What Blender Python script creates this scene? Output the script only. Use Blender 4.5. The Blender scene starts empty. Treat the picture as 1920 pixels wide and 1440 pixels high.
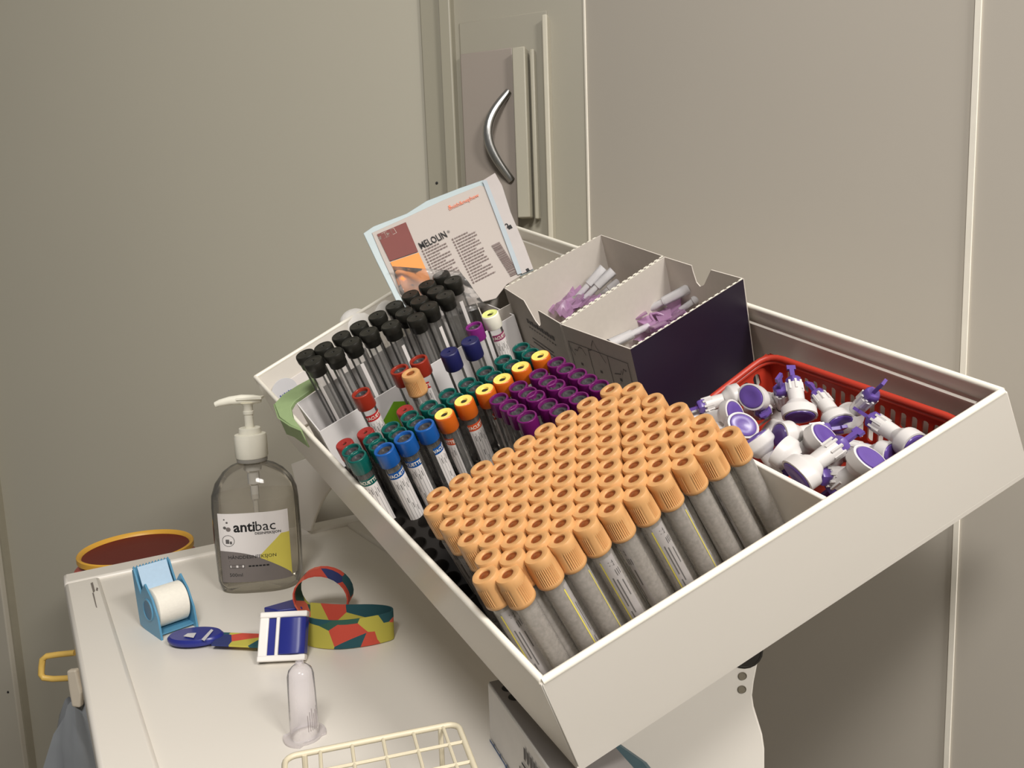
import bpy, math, random
from mathutils import Vector as V, Matrix as M
random.seed(7)
S = bpy.context.scene
COL = S.collection
PI = math.pi

# ------------------------------------------------------------------ camera, light, exposure
FOC = 1400.0                                   # focal length in pixels of a 1920 x 1440 frame
TABLE = 0.90                                   # cart top height
CAM = V((0, 0, TABLE + 0.31))
_d = V((.0359, .9911, .1287)).normalized()     # down, in camera axes (x right, y down, z forward)
_y = (V((0, 0, 1)) - _d * _d.z).normalized()
_z = -_d
_x = _y.cross(_z) * 1.0
if _x.x < 0: _x = -_x
R = M((_x, _y, _z))                            # camera axes -> world axes
cam = bpy.data.cameras.new('camera'); camo = bpy.data.objects.new('camera', cam); COL.objects.link(camo)
cam.sensor_fit = 'HORIZONTAL'; cam.sensor_width = 36; cam.lens = 36 * FOC / 1920; cam.clip_start = .01
cx, cy, cz = R @ V((1, 0, 0)), R @ V((0, -1, 0)), R @ V((0, 0, -1))
camo.matrix_world = M(((cx.x, cy.x, cz.x, CAM.x), (cx.y, cy.y, cz.y, CAM.y), (cx.z, cy.z, cz.z, CAM.z), (0, 0, 0, 1)))
S.camera = camo
S.view_settings.view_transform = 'Standard'; S.view_settings.look = 'None'
S.view_settings.gamma = 1; S.view_settings.use_curve_mapping = False
S.view_settings.exposure = 0.22
wd = bpy.data.worlds.new('room_ambience'); S.world = wd; wd.use_nodes = True
wd.node_tree.nodes['Background'].inputs[0].default_value = (1, .95, .885, 1)
wd.node_tree.nodes['Background'].inputs[1].default_value = .13
def area(name, loc, target, sx, sy, power, col):
    l = bpy.data.lights.new(name, 'AREA'); l.shape = 'RECTANGLE'; l.size = sx; l.size_y = sy
    l.energy = power; l.color = col
    o = bpy.data.objects.new(name, l); COL.objects.link(o); o.location = loc
    o.rotation_euler = (V(target) - V(loc)).to_track_quat('-Z', 'Y').to_euler()
area('ceiling_lamp', (-.06, -.5, 2.32), (-.05, .55, 1.1), .38, .38, 15.5, (1, .965, .925))
area('ceiling_lamp_right', (.95, -.85, 2.22), (.93, -.82, 0), .40, .40, 36.5, (1, .965, .925))
try: S.cycles.transparent_max_bounces = 32
except Exception: pass

# ------------------------------------------------------------------ measuring helpers
def ray(px, py): return R @ (V((px - 960, py - 720, FOC)) / FOC)
def on_plane(px, py, p0, n):
    r = ray(px, py); n = V(n); return CAM + r * ((V(p0) - CAM).dot(n) / r.dot(n))
def on_table(px, py, h=0): return on_plane(px, py, (0, 0, TABLE + h), (0, 0, 1))
def at_depth(px, py, z): return CAM + ray(px, py) * z
TN = R @ V((.277, .799, .534)).normalized()    # points down through the tray's floor
RIM = .313; DEEP = .078                        # distance of the rim plane, depth of the tray
def on_tray(px, py, w=0): r = ray(px, py); return CAM + r * ((RIM - w) / r.dot(TN))
TA, TB, TC, TD = [on_tray(*p) for p in ((475, 708), (945, 417), (1890, 733), (1015, 1285))]
TU = (TC - TD).normalized(); TW = -TN; TV = TW.cross(TU).normalized()
def TL(u, v, w=0): return TD + TU * u + TV * v + TW * w
def uv(p): q = p - TD; return q.dot(TU), q.dot(TV), q.dot(TW)
def frame(o, x, z):
    z = V(z).normalized(); x = V(x); x = (x - z * x.dot(z)).normalized(); y = z.cross(x)
    return M(((x.x, y.x, z.x, o[0]), (x.y, y.y, z.y, o[1]), (x.z, y.z, z.z, o[2]), (0, 0, 0, 1)))

# ------------------------------------------------------------------ materials
def lin(c): return tuple((x / 255 / 12.92) if x / 255 <= .04045 else ((x / 255 + .055) / 1.055) ** 2.4 for x in c)
MATS = {}
def mat(name, rgb, rough=.5, metal=0, var=.06, scale=60, bump=0, sub=0, coat=0, spec=.5):
    if name in MATS: return MATS[name]
    m = bpy.data.materials.new(name); m.use_nodes = True; nt = m.node_tree; b = nt.nodes['Principled BSDF']
    c = lin(rgb)
    tc = nt.nodes.new('ShaderNodeTexCoord'); nz = nt.nodes.new('ShaderNodeTexNoise')
    nz.inputs['Scale'].default_value = scale; nz.inputs['Detail'].default_value = 3
    nt.links.new(tc.outputs['Object'], nz.inputs['Vector'])
    mx = nt.nodes.new('ShaderNodeMix'); mx.data_type = 'RGBA'
    mx.inputs[6].default_value = tuple(x * (1 - var) for x in c) + (1,)
    mx.inputs[7].default_value = tuple(min(1, x * (1 + var)) for x in c) + (1,)
    nt.links.new(nz.outputs['Fac'], mx.inputs[0]); nt.links.new(mx.outputs[2], b.inputs['Base Color'])
    b.inputs['Roughness'].default_value = rough; b.inputs['Metallic'].default_value = metal
    b.inputs['Specular IOR Level'].default_value = spec
    if coat: b.inputs['Coat Weight'].default_value = coat; b.inputs['Coat Roughness'].default_value = .1
    if sub:
        b.inputs['Subsurface Weight'].default_value = sub; b.inputs['Subsurface Radius'].default_value = (.004, .002, .001)
    if bump:
        bp = nt.nodes.new('ShaderNodeBump'); bp.inputs['Strength'].default_value = bump; bp.inputs['Distance'].default_value = .001
        nt.links.new(nz.outputs['Fac'], bp.inputs['Height']); nt.links.new(bp.outputs[0], b.inputs['Normal'])
    MATS[name] = m; return m
def clear(name, rgb, alpha, rough=.12, gloss=.25, tint=(1, 1, 1)):
    """thin clear plastic: mostly see-through, a milky share, and a reflecting skin that grows at grazing angles"""
    if name in MATS: return MATS[name]
    m = bpy.data.materials.new(name); m.use_nodes = True; nt = m.node_tree; nt.nodes.clear()
    out = nt.nodes.new('ShaderNodeOutputMaterial'); tr = nt.nodes.new('ShaderNodeBsdfTransparent')
    tr.inputs[0].default_value = lin([255 * t for t in tint]) + (1,)
    pb = nt.nodes.new('ShaderNodeBsdfPrincipled'); pb.inputs['Base Color'].default_value = lin(rgb) + (1,); pb.inputs['Roughness'].default_value = rough
    gl = nt.nodes.new('ShaderNodeBsdfGlossy'); gl.inputs['Roughness'].default_value = rough; gl.inputs[0].default_value = (1, 1, 1, 1)
    lw = nt.nodes.new('ShaderNodeLayerWeight'); lw.inputs[0].default_value = gloss
    a = nt.nodes.new('ShaderNodeMixShader'); a.inputs[0].default_value = alpha
    nt.links.new(tr.outputs[0], a.inputs[1]); nt.links.new(pb.outputs[0], a.inputs[2])
    b = nt.nodes.new('ShaderNodeMixShader'); nt.links.new(lw.outputs['Fresnel'], b.inputs[0])
    nt.links.new(a.outputs[0], b.inputs[1]); nt.links.new(gl.outputs[0], b.inputs[2]); nt.links.new(b.outputs[0], out.inputs[0])
    MATS[name] = m; return m
WHITE = mat('white_lacquer', (228, 222, 212), .32, var=.02, scale=8)
TRAYW = mat('tray_white_sheet', (232, 226, 216), .28, var=.02, scale=6)
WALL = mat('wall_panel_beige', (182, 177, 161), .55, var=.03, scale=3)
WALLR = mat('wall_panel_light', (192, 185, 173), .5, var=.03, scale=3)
TRIM = mat('trim_cream', (172, 167, 150), .45, var=.03, scale=10)
DOORG = mat('cabinet_door_grey', (148, 138, 128), .5, var=.03, scale=8)
JOINT = mat('joint_white', (246, 240, 226), .5)
STEEL = mat('brushed_steel', (190, 190, 188), .28, metal=1)
FLOOR = mat('floor_vinyl', (120, 115, 105), .5, var=.15, scale=20)
PEACH = mat('peach_plastic', (208, 157, 102), .42, var=.02, sub=.12)
PEACHD = mat('brown_rubber', (128, 66, 28), .3)
GREYR = mat('grey_rubber', (62, 60, 62), .35)
BLACKR = mat('black_plastic', (34, 33, 28), .38)
PURPLE = mat('magenta_purple_plastic', (104, 22, 92), .22)
GREEN = mat('green_plastic', (14, 90, 82), .25)
BLUE = mat('blue_plastic', (28, 86, 158), .25)
ORANGE = mat('orange_plastic', (202, 96, 26), .3)
YELLOWT = mat('yellow_cap_top', (250, 220, 110), .45)
HOLE = mat('hole_dark', (46, 36, 20), .6)
RED = mat('red_plastic', (150, 46, 30), .3)
REDD = mat('dull_red_plastic', (150, 46, 42), .4)
NAVY = mat('navy_plastic', (30, 32, 84), .4)
WCAP = mat('white_cap', (244, 240, 224), .35)
LIME = mat('pale_lime', (226, 232, 140), .5)
PAPER = mat('white_paper', (236, 230, 226), .7, var=.02, scale=30)
INK = mat('black_ink', (26, 25, 26), .7)
INKG = mat('grey_ink', (96, 92, 90), .8)
YEL = mat('yellow_print', (222, 208, 92), .6)
TUBEM = clear('clear_tube', (215, 212, 206), .11, .1, .22, (.99, .99, .99))
TUBEF = clear('frosted_tube', (205, 198, 190), .42, .2, .18, (.98, .98, .97))
_nt = TUBEF.node_tree; _tc = _nt.nodes.new('ShaderNodeTexCoord'); _nz = _nt.nodes.new('ShaderNodeTexNoise'); _nz.inputs['Scale'].default_value = 420; _nz.inputs['Detail'].default_value = 4
_mr = _nt.nodes.new('ShaderNodeMapRange'); _mr.inputs[1].default_value = .35; _mr.inputs[2].default_value = .7; _mr.inputs[3].default_value = .40; _mr.inputs[4].default_value = .50
_nt.links.new(_tc.outputs['Object'], _nz.inputs['Vector']); _nt.links.new(_nz.outputs['Fac'], _mr.inputs[0])
_nt.links.new(_mr.outputs[0], [n for n in _nt.nodes if n.type == 'MIX_SHADER' and not n.inputs[0].is_linked][0].inputs[0])
RACKB = mat('black_foam', (28, 24, 20), .55)
BOXG = mat('grey_board', (176, 168, 158), .75, var=.04, scale=200)
BOXIN = mat('grey_board_inside', (206, 198, 188), .8, var=.04, scale=200)
BOXD = mat('dark_violet_print', (30, 18, 40), .45, var=.05)
BASK = mat('red_basket_plastic', (182, 56, 38), .38, var=.03)
LANW = mat('lancet_white', (212, 208, 205), .35, var=.02)
LANP = mat('lancet_violet', (98, 74, 150), .3, var=.03)
SHEATH = clear('clear_sheath', (240, 238, 240), .50, .08, .30, (.99, .99, .99))
WING = clear('violet_film', (188, 148, 184), .55, .25, .2, (.95, .85, .95))
BAGM = clear('clear_bag', (205, 200, 195), .22, .2, .25, (.97, .97, .97))
GTAPE = mat('green_tape', (152, 174, 124), .55, var=.08, scale=150)
MAROON = mat('maroon_print', (118, 52, 44), .6)
ORP = mat('orange_print', (240, 148, 66), .6)
PALEB = mat('pale_blue_film', (172, 186, 188), .4, var=.06, scale=90)

# ------------------------------------------------------------------ mesh helpers
class MB:
    def __init__(s): s.v = []; s.f = []; s.m = []
    def add(s, vs, fs, mi=0, T=None):
        b = len(s.v); s.v += [tuple(T @ V(p)) if T else tuple(p) for p in vs]
        s.f += [tuple(b + i for i in f) for f in fs]; s.m += [mi] * len(fs); return s
    def box(s, c, sz, mi=0, T=None):
        x, y, z = (k / 2 for k in sz)
        vs = [(c[0] + a * x, c[1] + b * y, c[2] + e * z) for a in (-1, 1) for b in (-1, 1) for e in (-1, 1)]
        return s.add(vs, [(0, 1, 3, 2), (4, 6, 7, 5), (0, 4, 5, 1), (2, 3, 7, 6), (0, 2, 6, 4), (1, 5, 7, 3)], mi, T)
    def hexa(s, bot, top, mi=0):
        n = len(bot)
        return s.add(list(bot) + list(top), [tuple(reversed(range(n))), tuple(range(n, 2 * n))] + [(i, (i + 1) % n, n + (i + 1) % n, n + i) for i in range(n)], mi)
    def lathe(s, prof, seg=24, mi=0, T=None, rf=None, sx=1, sy=1, ends=True):
        vs = []; fs = []; n = len(prof)
        for j, (r, z) in enumerate(prof):
            for i in range(seg):
                a = 2 * PI * i / seg; q = r * (rf(i, j) if rf else 1)
                vs.append((q * math.cos(a) * sx, q * math.sin(a) * sy, z))
        for j in range(n - 1):
            for i in range(seg):
                k = (i + 1) % seg; fs.append((j * seg + i, j * seg + k, (j + 1) * seg + k, (j + 1) * seg + i))
        if ends:
            if prof[0][0] > 1e-6: fs.append(tuple(reversed(range(seg))))
            if prof[-1][0] > 1e-6: fs.append(tuple((n - 1) * seg + i for i in range(seg)))
        return s.add(vs, fs, mi, T)
    def tube(s, path, r, seg=8, mi=0, closed=False, T=None):
        path = [V(p) for p in path]; n = len(path); vs = []; fs = []; up = None
        for k, p in enumerate(path):
            a = path[(k - 1) % n] if (closed or k > 0) else p; b = path[(k + 1) % n] if (closed or k < n - 1) else p
            t = (b - a).normalized()
            if up is None: up = t.orthogonal().normalized()
            up = (up - t * up.dot(t)).normalized(); w = t.cross(up)
            rr = r[k] if isinstance(r, (list, tuple)) else r
            for i in range(seg):
                g = 2 * PI * i / seg; vs.append(p + (up * math.cos(g) + w * math.sin(g)) * rr)
        for k in range(n if closed else n - 1):
            q = (k + 1) % n
            for i in range(seg):
                j = (i + 1) % seg; fs.append((k * seg + i, k * seg + j, q * seg + j, q * seg + i))
        if not closed: fs += [tuple(reversed(range(seg))), tuple((n - 1) * seg + i for i in range(seg))]
        return s.add(vs, fs, mi, T)
    def ribbon(s, path, widths, thick, mi=0, T=None):
        """a flat band: path points, a width vector at each, thickness"""
        path = [V(p) for p in path]; n = len(path); vs = []; fs = []
        for k, p in enumerate(path):
            t = (path[min(k + 1, n - 1)] - path[max(k - 1, 0)]).normalized(); w = V(widths[k] if isinstance(widths, list) else widths)
            nn = t.cross(w).normalized() * (thick / 2)
            vs += [p - w / 2 - nn, p + w / 2 - nn, p + w / 2 + nn, p - w / 2 + nn]
        for k in range(n - 1):
            for i in range(4): j = (i + 1) % 4; fs.append((4 * k + i, 4 * k + j, 4 * k + 4 + j, 4 * k + 4 + i))
        fs += [(3, 2, 1, 0), tuple(4 * n - 4 + i for i in range(4))]
        return s.add(vs, fs, mi, T)
    def mesh(s, name, mats, smooth=40):
        me = bpy.data.meshes.new(name); me.from_pydata([tuple(p) for p in s.v], [], s.f)
        for m in (mats if isinstance(mats, (list, tuple)) else [mats]): me.materials.append(m)
        me.polygons.foreach_set('material_index', s.m)
        if smooth:
            me.polygons.foreach_set('use_smooth', [True] * len(me.polygons)); me.set_sharp_from_angle(angle=math.radians(smooth))
        me.update(); return me
def obj(name, g, mats=None, parent=None, T=None, smooth=40, bevel=0, label=None):
    me = g if not isinstance(g, MB) else g.mesh(name, mats, smooth)
    o = bpy.data.objects.new(name, me); COL.objects.link(o)
    if parent: o.parent = parent
    if T is not None: o.matrix_local = T
    if bevel:
        b = o.modifiers.new('bevel', 'BEVEL'); b.width = bevel; b.segments = 2; b.limit_method = 'ANGLE'
    if label: o['label'] = label
    return o
def tag(o, label, cat, group=None):
    o['label'] = label; o['category'] = cat
    if group: o['group'] = group
    return o
def thing(name, label, cat, T=None, group=None):
    o = bpy.data.objects.new(name, None); COL.objects.link(o); o.empty_display_size = .01
    if T is not None: o.matrix_world = T
    return tag(o, label, cat, group)
def struct(o): o['kind'] = 'structure'; return o
def loc(p): return M.Translation(V(p))
_TX = {}
def text_geo(s, size=1.0, bold=0.0):
    k = (s, bold)
    if k not in _TX:
        c = bpy.data.curves.new('t', 'FONT'); c.body = s; c.size = 1; c.offset = bold; c.resolution_u = 2; c.align_x = 'CENTER'; c.align_y = 'CENTER'
        o = bpy.data.objects.new('t', c); COL.objects.link(o); bpy.context.view_layer.update()
        me = bpy.data.meshes.new_from_object(o.evaluated_get(bpy.context.evaluated_depsgraph_get()))
        _TX[k] = ([(v.co.x, v.co.y) for v in me.vertices], [tuple(p.vertices) for p in me.polygons])
        bpy.data.objects.remove(o); bpy.data.meshes.remove(me)
    vs, fs = _TX[k]; return [(x * size, y * size) for x, y in vs], fs
class Decal:
    """flat print laid on a face: map(x, y, lift) gives the 3D point"""
    def __init__(s, mb, fn): s.mb = mb; s.fn = fn
    def rect(s, x0, y0, x1, y1, mi, lift=1, nx=1):
        vs = []; fs = []
        for i in range(nx + 1):
            x = x0 + (x1 - x0) * i / nx; vs += [s.fn(x, y0, lift), s.fn(x, y1, lift)]
        for i in range(nx): fs.append((2 * i, 2 * i + 2, 2 * i + 3, 2 * i + 1))
        s.mb.add(vs, fs, mi)
    def poly(s, pts, mi, lift=1): s.mb.add([s.fn(x, y, lift) for x, y in pts], [tuple(range(len(pts)))], mi)
    def text(s, t, x, y, size, mi, rot=0, lift=2, bold=0.0, sx=1):
        vs, fs = text_geo(t, size, bold); c, q = math.cos(rot), math.sin(rot)
        s.mb.add([s.fn(x + (a * sx) * c - b * q, y + (a * sx) * q + b * c, lift) for a, b in vs], fs, mi)
ORD = ['first', 'second', 'third', 'fourth', 'fifth', 'sixth', 'seventh', 'eighth', 'ninth', 'tenth', 'eleventh', 'twelfth', 'thirteenth', 'fourteenth']

# ------------------------------------------------------------------ the room
def meet(px, p, q):                                                  # where a column of the picture meets the floor line p + t q
    r = ray(px, 500); t = (p.x * r.y - p.y * r.x) / (r.x * q.y - r.y * q.x); return p + q * t
rdir = V((.58, -.815, 0)).normalized(); rn = V((-.815, -.58, 0)).normalized()   # right wall runs towards the camera
corner = meet(1101, V((.365, .54, 0)), rdir)
bdir = V((.955, -.2966, 0)).normalized(); WBN = V((-.2966, -.955, 0)).normalized() # back wall, receding slightly to the left
def on_back(px, py, off=0): return on_plane(px, py, corner + WBN * off, WBN)
def on_right(px, py, off=0): return on_plane(px, py, corner + rn * off, rn)
def slab(a, b, n, z0, z1):                                           # upright slab from a to b, thickened by n
    f = lambda p, z: V((p.x, p.y, z))
    return MB().hexa([f(a, z0), f(b, z0), f(b + n, z0), f(a + n, z0)], [f(a, z1), f(b, z1), f(b + n, z1), f(a + n, z1)])
struct(obj('wall_back', slab(corner - bdir * 2.2, corner + bdir * .05, -WBN * .06, 0, 2.5), WALL))
struct(obj('wall_right', slab(corner, corner + rdir * 2.2, -rn * .06, 0, 2.5), WALLR))
struct(obj('floor', MB().box((0, .2, -.02), (5, 4, .04)), FLOOR))
def vstrip(n, px0, px1, y, proud, m, z0, z1):
    """a vertical strip fixed to the back wall, between two image columns measured at row y"""
    return struct(obj(n, slab(on_back(px0, y), on_back(px1, y), WBN * proud, z0, z1), m, bevel=min(.002, proud / 3)))
vstrip('trim_1', 796, 834, 150, .006, mat('trim_beige_dimmed', (156, 151, 134), .45, var=.03, scale=10), 0, 2.5)  # trim beige darkened to imitate the dimmer light on this stretch
vstrip('trim_2', 836, 858, 150, .016, MATS['trim_beige_dimmed'], 0, 2.5)
# wall cabinet with a pull handle
cab = thing('wall_cabinet', 'built-in beige wall cabinet with a curved steel pull handle, above the dressing packet', 'cabinet', frame(on_back(945, 445), bdir, (0, 0, 1)))
cbi = cab.matrix_world.inverted()
def cabbox(n, px0, px1, pyt, pyb, off, th, m, lab=None, bev=.0015, par=None):
    p = cbi @ on_back(px0, pyt); q = cbi @ on_back(px1, pyt); q.z = (cbi @ on_back(px1, pyb)).z
    e = MB().box(((p.x + q.x) / 2, -off - th / 2, (p.z + q.z) / 2), (q.x - p.x, th, p.z - q.z))
    return obj(n, e, m, par or cab, bevel=bev, label=lab)
CABDIM = mat('cabinet_beige_dimmed', (152, 147, 132), .5, var=.03, scale=6)  # beige with weaker light put into the colour, for frame and wall sheet
cabbox('frame', 862, 1028, 45, 700, 0, .004, CABDIM)
vstrip('wall_dim_sheet', 859, 1100, 300, .002, CABDIM, 0, 2.5)  # added thin sheet over plain wall, its dimmer light painted into the colour
cabbox('frame_edge', 1022, 1032, 36, 760, .001, .016, mat('edge_cream', (196, 190, 172), .45), 'pale raised edge strip')
dr = cabbox('door', 868, 966, 106, 640, .005, .006, DOORG, 'grey sliding door panel')
cabbox('cover_strip', 971, 995, 101, 411, .006, .020, TRIM, 'wide cream cover strip')
cabbox('edge_bead', 1000, 1008, 100, 413, .006, .012, TRIM, 'narrow bead')
hp = []
for k in range(17):
    t = k / 16; s_ = math.sin(PI * t); p = cbi @ on_back(953 - 34 * s_ + 6 * t, 172 + 166 * t, .012)
    hp.append(V((p.x, -.011 - .016 * s_, p.z)))
obj('handle', MB().tube(hp, [.0052 * (.9 + .25 * math.sin(PI * k / 16)) for k in range(17)], 12), STEEL, cab, label='bow-shaped steel pull handle')
# joints of the right wall
for n, (px, y) in zip(('trim_3', 'trim_4'), ((1101, 230), (1815, 500))):
    p = on_right(px, y); p.z = 0; w = .0012 if n == 'trim_3' else .002
    g = MB(); a, b = p - rdir * w, p + rdir * w; t = rn * .0015
    g.hexa([a + t, b + t, b, a], [q + V((0, 0, 2.5)) for q in (a + t, b + t, b, a)]); struct(obj(n, g, JOINT))
# door leaf at far left, nearer than the back wall
struct(obj('door_1', slab(on_back(-260, 1160), on_back(31, 1160), WBN * .020, 0, 2.5), mat('door_leaf', (186, 180, 165), .5, var=.03, scale=4), bevel=.002))
struct(obj('trim_5', slab(on_back(31, 1160), on_back(34, 1160), WBN * .012, 0, 2.5), mat('door_gasket', (150, 144, 126), .6)))

# ------------------------------------------------------------------ the cart
c0 = on_table(118, 1083); c1 = on_table(410, 1022); c2 = on_table(150, 1440)
bx = (c1 - c0); bx.z = 0; bx.normalize(); by = V((bx.y, -bx.x, 0))     # along the back edge, towards the viewer
if by.dot(c2 - c0) < 0: by = -by
cart = thing('trolley', 'white lacquered trolley with a raised lip around its top, under the tilted tray', 'trolley', frame(V((c0.x, c0.y, 0)), bx, (0, 0, 1)))
sgn = 1 if V((0, 0, 1)).cross(bx).dot(by) > 0 else -1
LX, LY, LIP = .36, .62, .034
def cbox(n, x0, x1, y0, y1, z0, z1, m=WHITE, bev=.003, lab=None):
    return obj(n, MB().box(((x0 + x1) / 2, sgn * (y0 + y1) / 2, (z0 + z1) / 2), (x1 - x0, y1 - y0, z1 - z0)), m, cart, bevel=bev, label=lab)
cbox('top_panel', LIP - .004, LX - LIP + .004, LIP - .004, LY - LIP, TABLE - .02, TABLE)
cbox('lip', 0, LX, 0, LIP, TABLE - .02, TABLE + .004, bev=.0035)
cbox('lip', 0, LIP, LIP, LY, TABLE - .02, TABLE + .004, bev=.0035)
cbox('lip', LX - LIP, LX, LIP, LY, TABLE - .02, TABLE + .004, bev=.0035)
cbox('apron', .004, LX - .004, .004, LY - .004, TABLE - .10, TABLE - .021)
for x in (.05, LX - .05):
    for y in (.05, LY - .05): cbox('leg', x - .018, x + .018, y - .018, y + .018, .0, TABLE - .10)
ci = cart.matrix_world.inverted()
g = MB()
def flat(pts, h, th=.0004): return [p + V((0, 0, th)) for p in [on_table(a, b, h) for a, b in pts]], [on_table(a, b, h) for a, b in pts]
for pts in (((227, 1360), (230, 1358), (228, 1370), (225, 1372)), ((232, 1360), (236, 1359), (233, 1367), (230, 1368)), ((238, 1361), (241, 1360), (239, 1365), (237, 1366))):
    t, b = flat(pts, .0002); g.hexa([ci @ q for q in b], [ci @ q for q in t])
for pts in (((170, 1094), (174, 1092), (178, 1108), (175, 1112)), ((173, 1112), (176, 1113), (182, 1140), (180, 1138)), ((181, 1102), (184, 1103), (183, 1108), (180, 1107))):
    t, b = flat(pts, .0042); g.hexa([ci @ q for q in b], [ci @ q for q in t])
obj('scuff', g, mat('scuff_grey', (120, 112, 104), .8), cart, smooth=0, label='dark scuff and chipped lacquer')

# ------------------------------------------------------------------ the tilted tray
tray = thing('tray', 'large white sheet-metal tray tilted towards the viewer and full of blood tubes', 'tray', frame(TD - TW * DEEP, TU, TW))
ti = tray.matrix_world.inverted()
def tl(p): return ti @ p
B_ = [p - TW * DEEP for p in (TA, TB, TC, TD)]
B_[2] = on_tray(1932, 883, -DEEP)
RT = [TA, TB, TC, TD]
cen = sum(RT, V()) / 4
def inset(P, th):
    n = len(P); out = []
    for i in range(n):
        a, b, c = P[i - 1], P[i], P[(i + 1) % n]
        e1 = (b - a).normalized(); e2 = (c - b).normalized(); n1 = TW.cross(e1); n2 = TW.cross(e2)
        if n1.dot(cen - b) < 0: n1 = -n1
        if n2.dot(cen - b) < 0: n2 = -n2
        h = (n1 + n2).normalized(); out.append(b + h * (th / h.dot(n1)))
    return out
TH = .0035
ri, bi = inset(RT, TH), inset(B_, TH)
for k in range(4):
    j = (k + 1) % 4
    g = MB().hexa([tl(q) for q in (B_[k], B_[j], bi[j], bi[k])], [tl(q) for q in (RT[k], RT[j], ri[j], ri[k])])
    obj(['back_wall', 'right_wall', 'front_wall', 'left_wall'][k], g, TRAYW, tray, bevel=.001)
g = MB().hexa([tl(q - TW * .002) for q in B_], [tl(q + TW * .002) for q in B_]); obj('floor_panel', g, TRAYW, tray)
rm = inset(RT, TH / 2)
g = MB()
for k in range(4):
    a, b = rm[k], rm[(k + 1) % 4]; g.tube([tl(a + (b - a) * t) for t in (0, .5, 1)], .0021, 10)
obj('rim', g, mat('rim_white', (246, 240, 226), .3), tray, label='rolled bright rim')
# inner ledge line on the right wall
g = MB(); a, b = ri[1] - TW * .014, ri[2] - TW * .014; g.tube([tl(a + (b - a) * .02), tl(b + (a - b) * .02)], .0012, 6); obj('ledge', g, TRAYW, tray)
p0, p1 = on_tray(1551, 936, -.003), on_tray(1413, 864, -.003); e = (p1 - p0); p2 = p0 + e * 3.2
q = TU * .0016; dn = TW * (DEEP - .003)
g = MB().hexa([tl(x) for x in (p0 - q - dn, p0 + q - dn, p2 + q - dn, p2 - q - dn)], [tl(x) for x in (p0 - q, p0 + q, p2 + q, p2 - q)])
obj('partition', g, TRAYW, tray, bevel=.0008, label='upright divider between tubes and basket')

# tilt stand under the tray: two sheet-metal brackets
def plate(pts, z, th, name, par, m=WHITE, T=None, dz=None, lab=None, bev=.001):
    f = [at_depth(a, b, z if dz is None else dz(a, b)) for a, b in pts]; back = R @ V((0, 0, th))
    g = MB().hexa([T @ (p + back) for p in f], [T @ p for p in f]); return obj(name, g, m, par, smooth=30, bevel=bev, label=lab)
sp = on_table(1300, 1500); stand = thing('tilt_stand', 'white sheet-metal stand with round holes and wavy edge holding up the tray', 'stand', loc((sp.x, sp.y, TABLE)))
si = stand.matrix_world.inverted()
def bracket(pts, holes, P0, n, th, name, lab):
    n = V(n).normalized(); base = [on_plane(a, b, P0, n) for a, b in pts]
    g = MB().hexa([si @ (p + n * th) for p in base], [si @ p for p in base])
    o = obj(name, g, WHITE, stand, smooth=30, bevel=.0012, label=lab)
    for hx, hy, r in holes:
        c = on_plane(hx, hy, P0, n); T = si @ frame(c, (0, 0, 1), -n)
        h = MB().lathe([(r * 1.12, .0004), (r, .0008), (r * .96, .0003), (r * .9, .0002), (0, .0002)], 20, 0, T); obj('hole', h, mat('hole_grey', (128, 120, 104), .6) if r < .005 else mat('hole_black', (40, 36, 30), .7), o)
    return o
pf = at_depth(1340, 1290, .50)
wav = [(1150, 1330), (1300, 1255), (1428, 1190), (1424, 1222), (1420, 1250), (1414, 1280), (1411, 1305), (1414, 1326), (1422, 1352), (1430, 1378), (1434, 1405), (1434, 1440), (1432, 1500), (1300, 1500), (1240, 1466), (1200, 1428), (1160, 1396)]
bracket(wav, [(1396, 1221, .0108), (1392, 1267, .0026), (1391, 1292, .0026)], pf, R @ V((.05, -.12, 1)), .004, 'side_bracket', 'right bracket with wavy edge and holes')
pl_ = on_table(573, 1000)
cur = [(562, 999), (560, 960), (556, 915), (545, 870), (600, 850), (640, 885), (622, 912), (612, 925), (603, 940), (596, 955), (590, 970), (585, 985), (582, 996)]
bracket(cur, [], pl_ + V((0, 0, .006)), V((by.y, -by.x, 0)) * (1 if V((by.y, -by.x, 0)).y > 0 else -1) + V((.25, .35, 0)), .004, 'side_bracket', 'left bracket with a curved edge')

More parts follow.
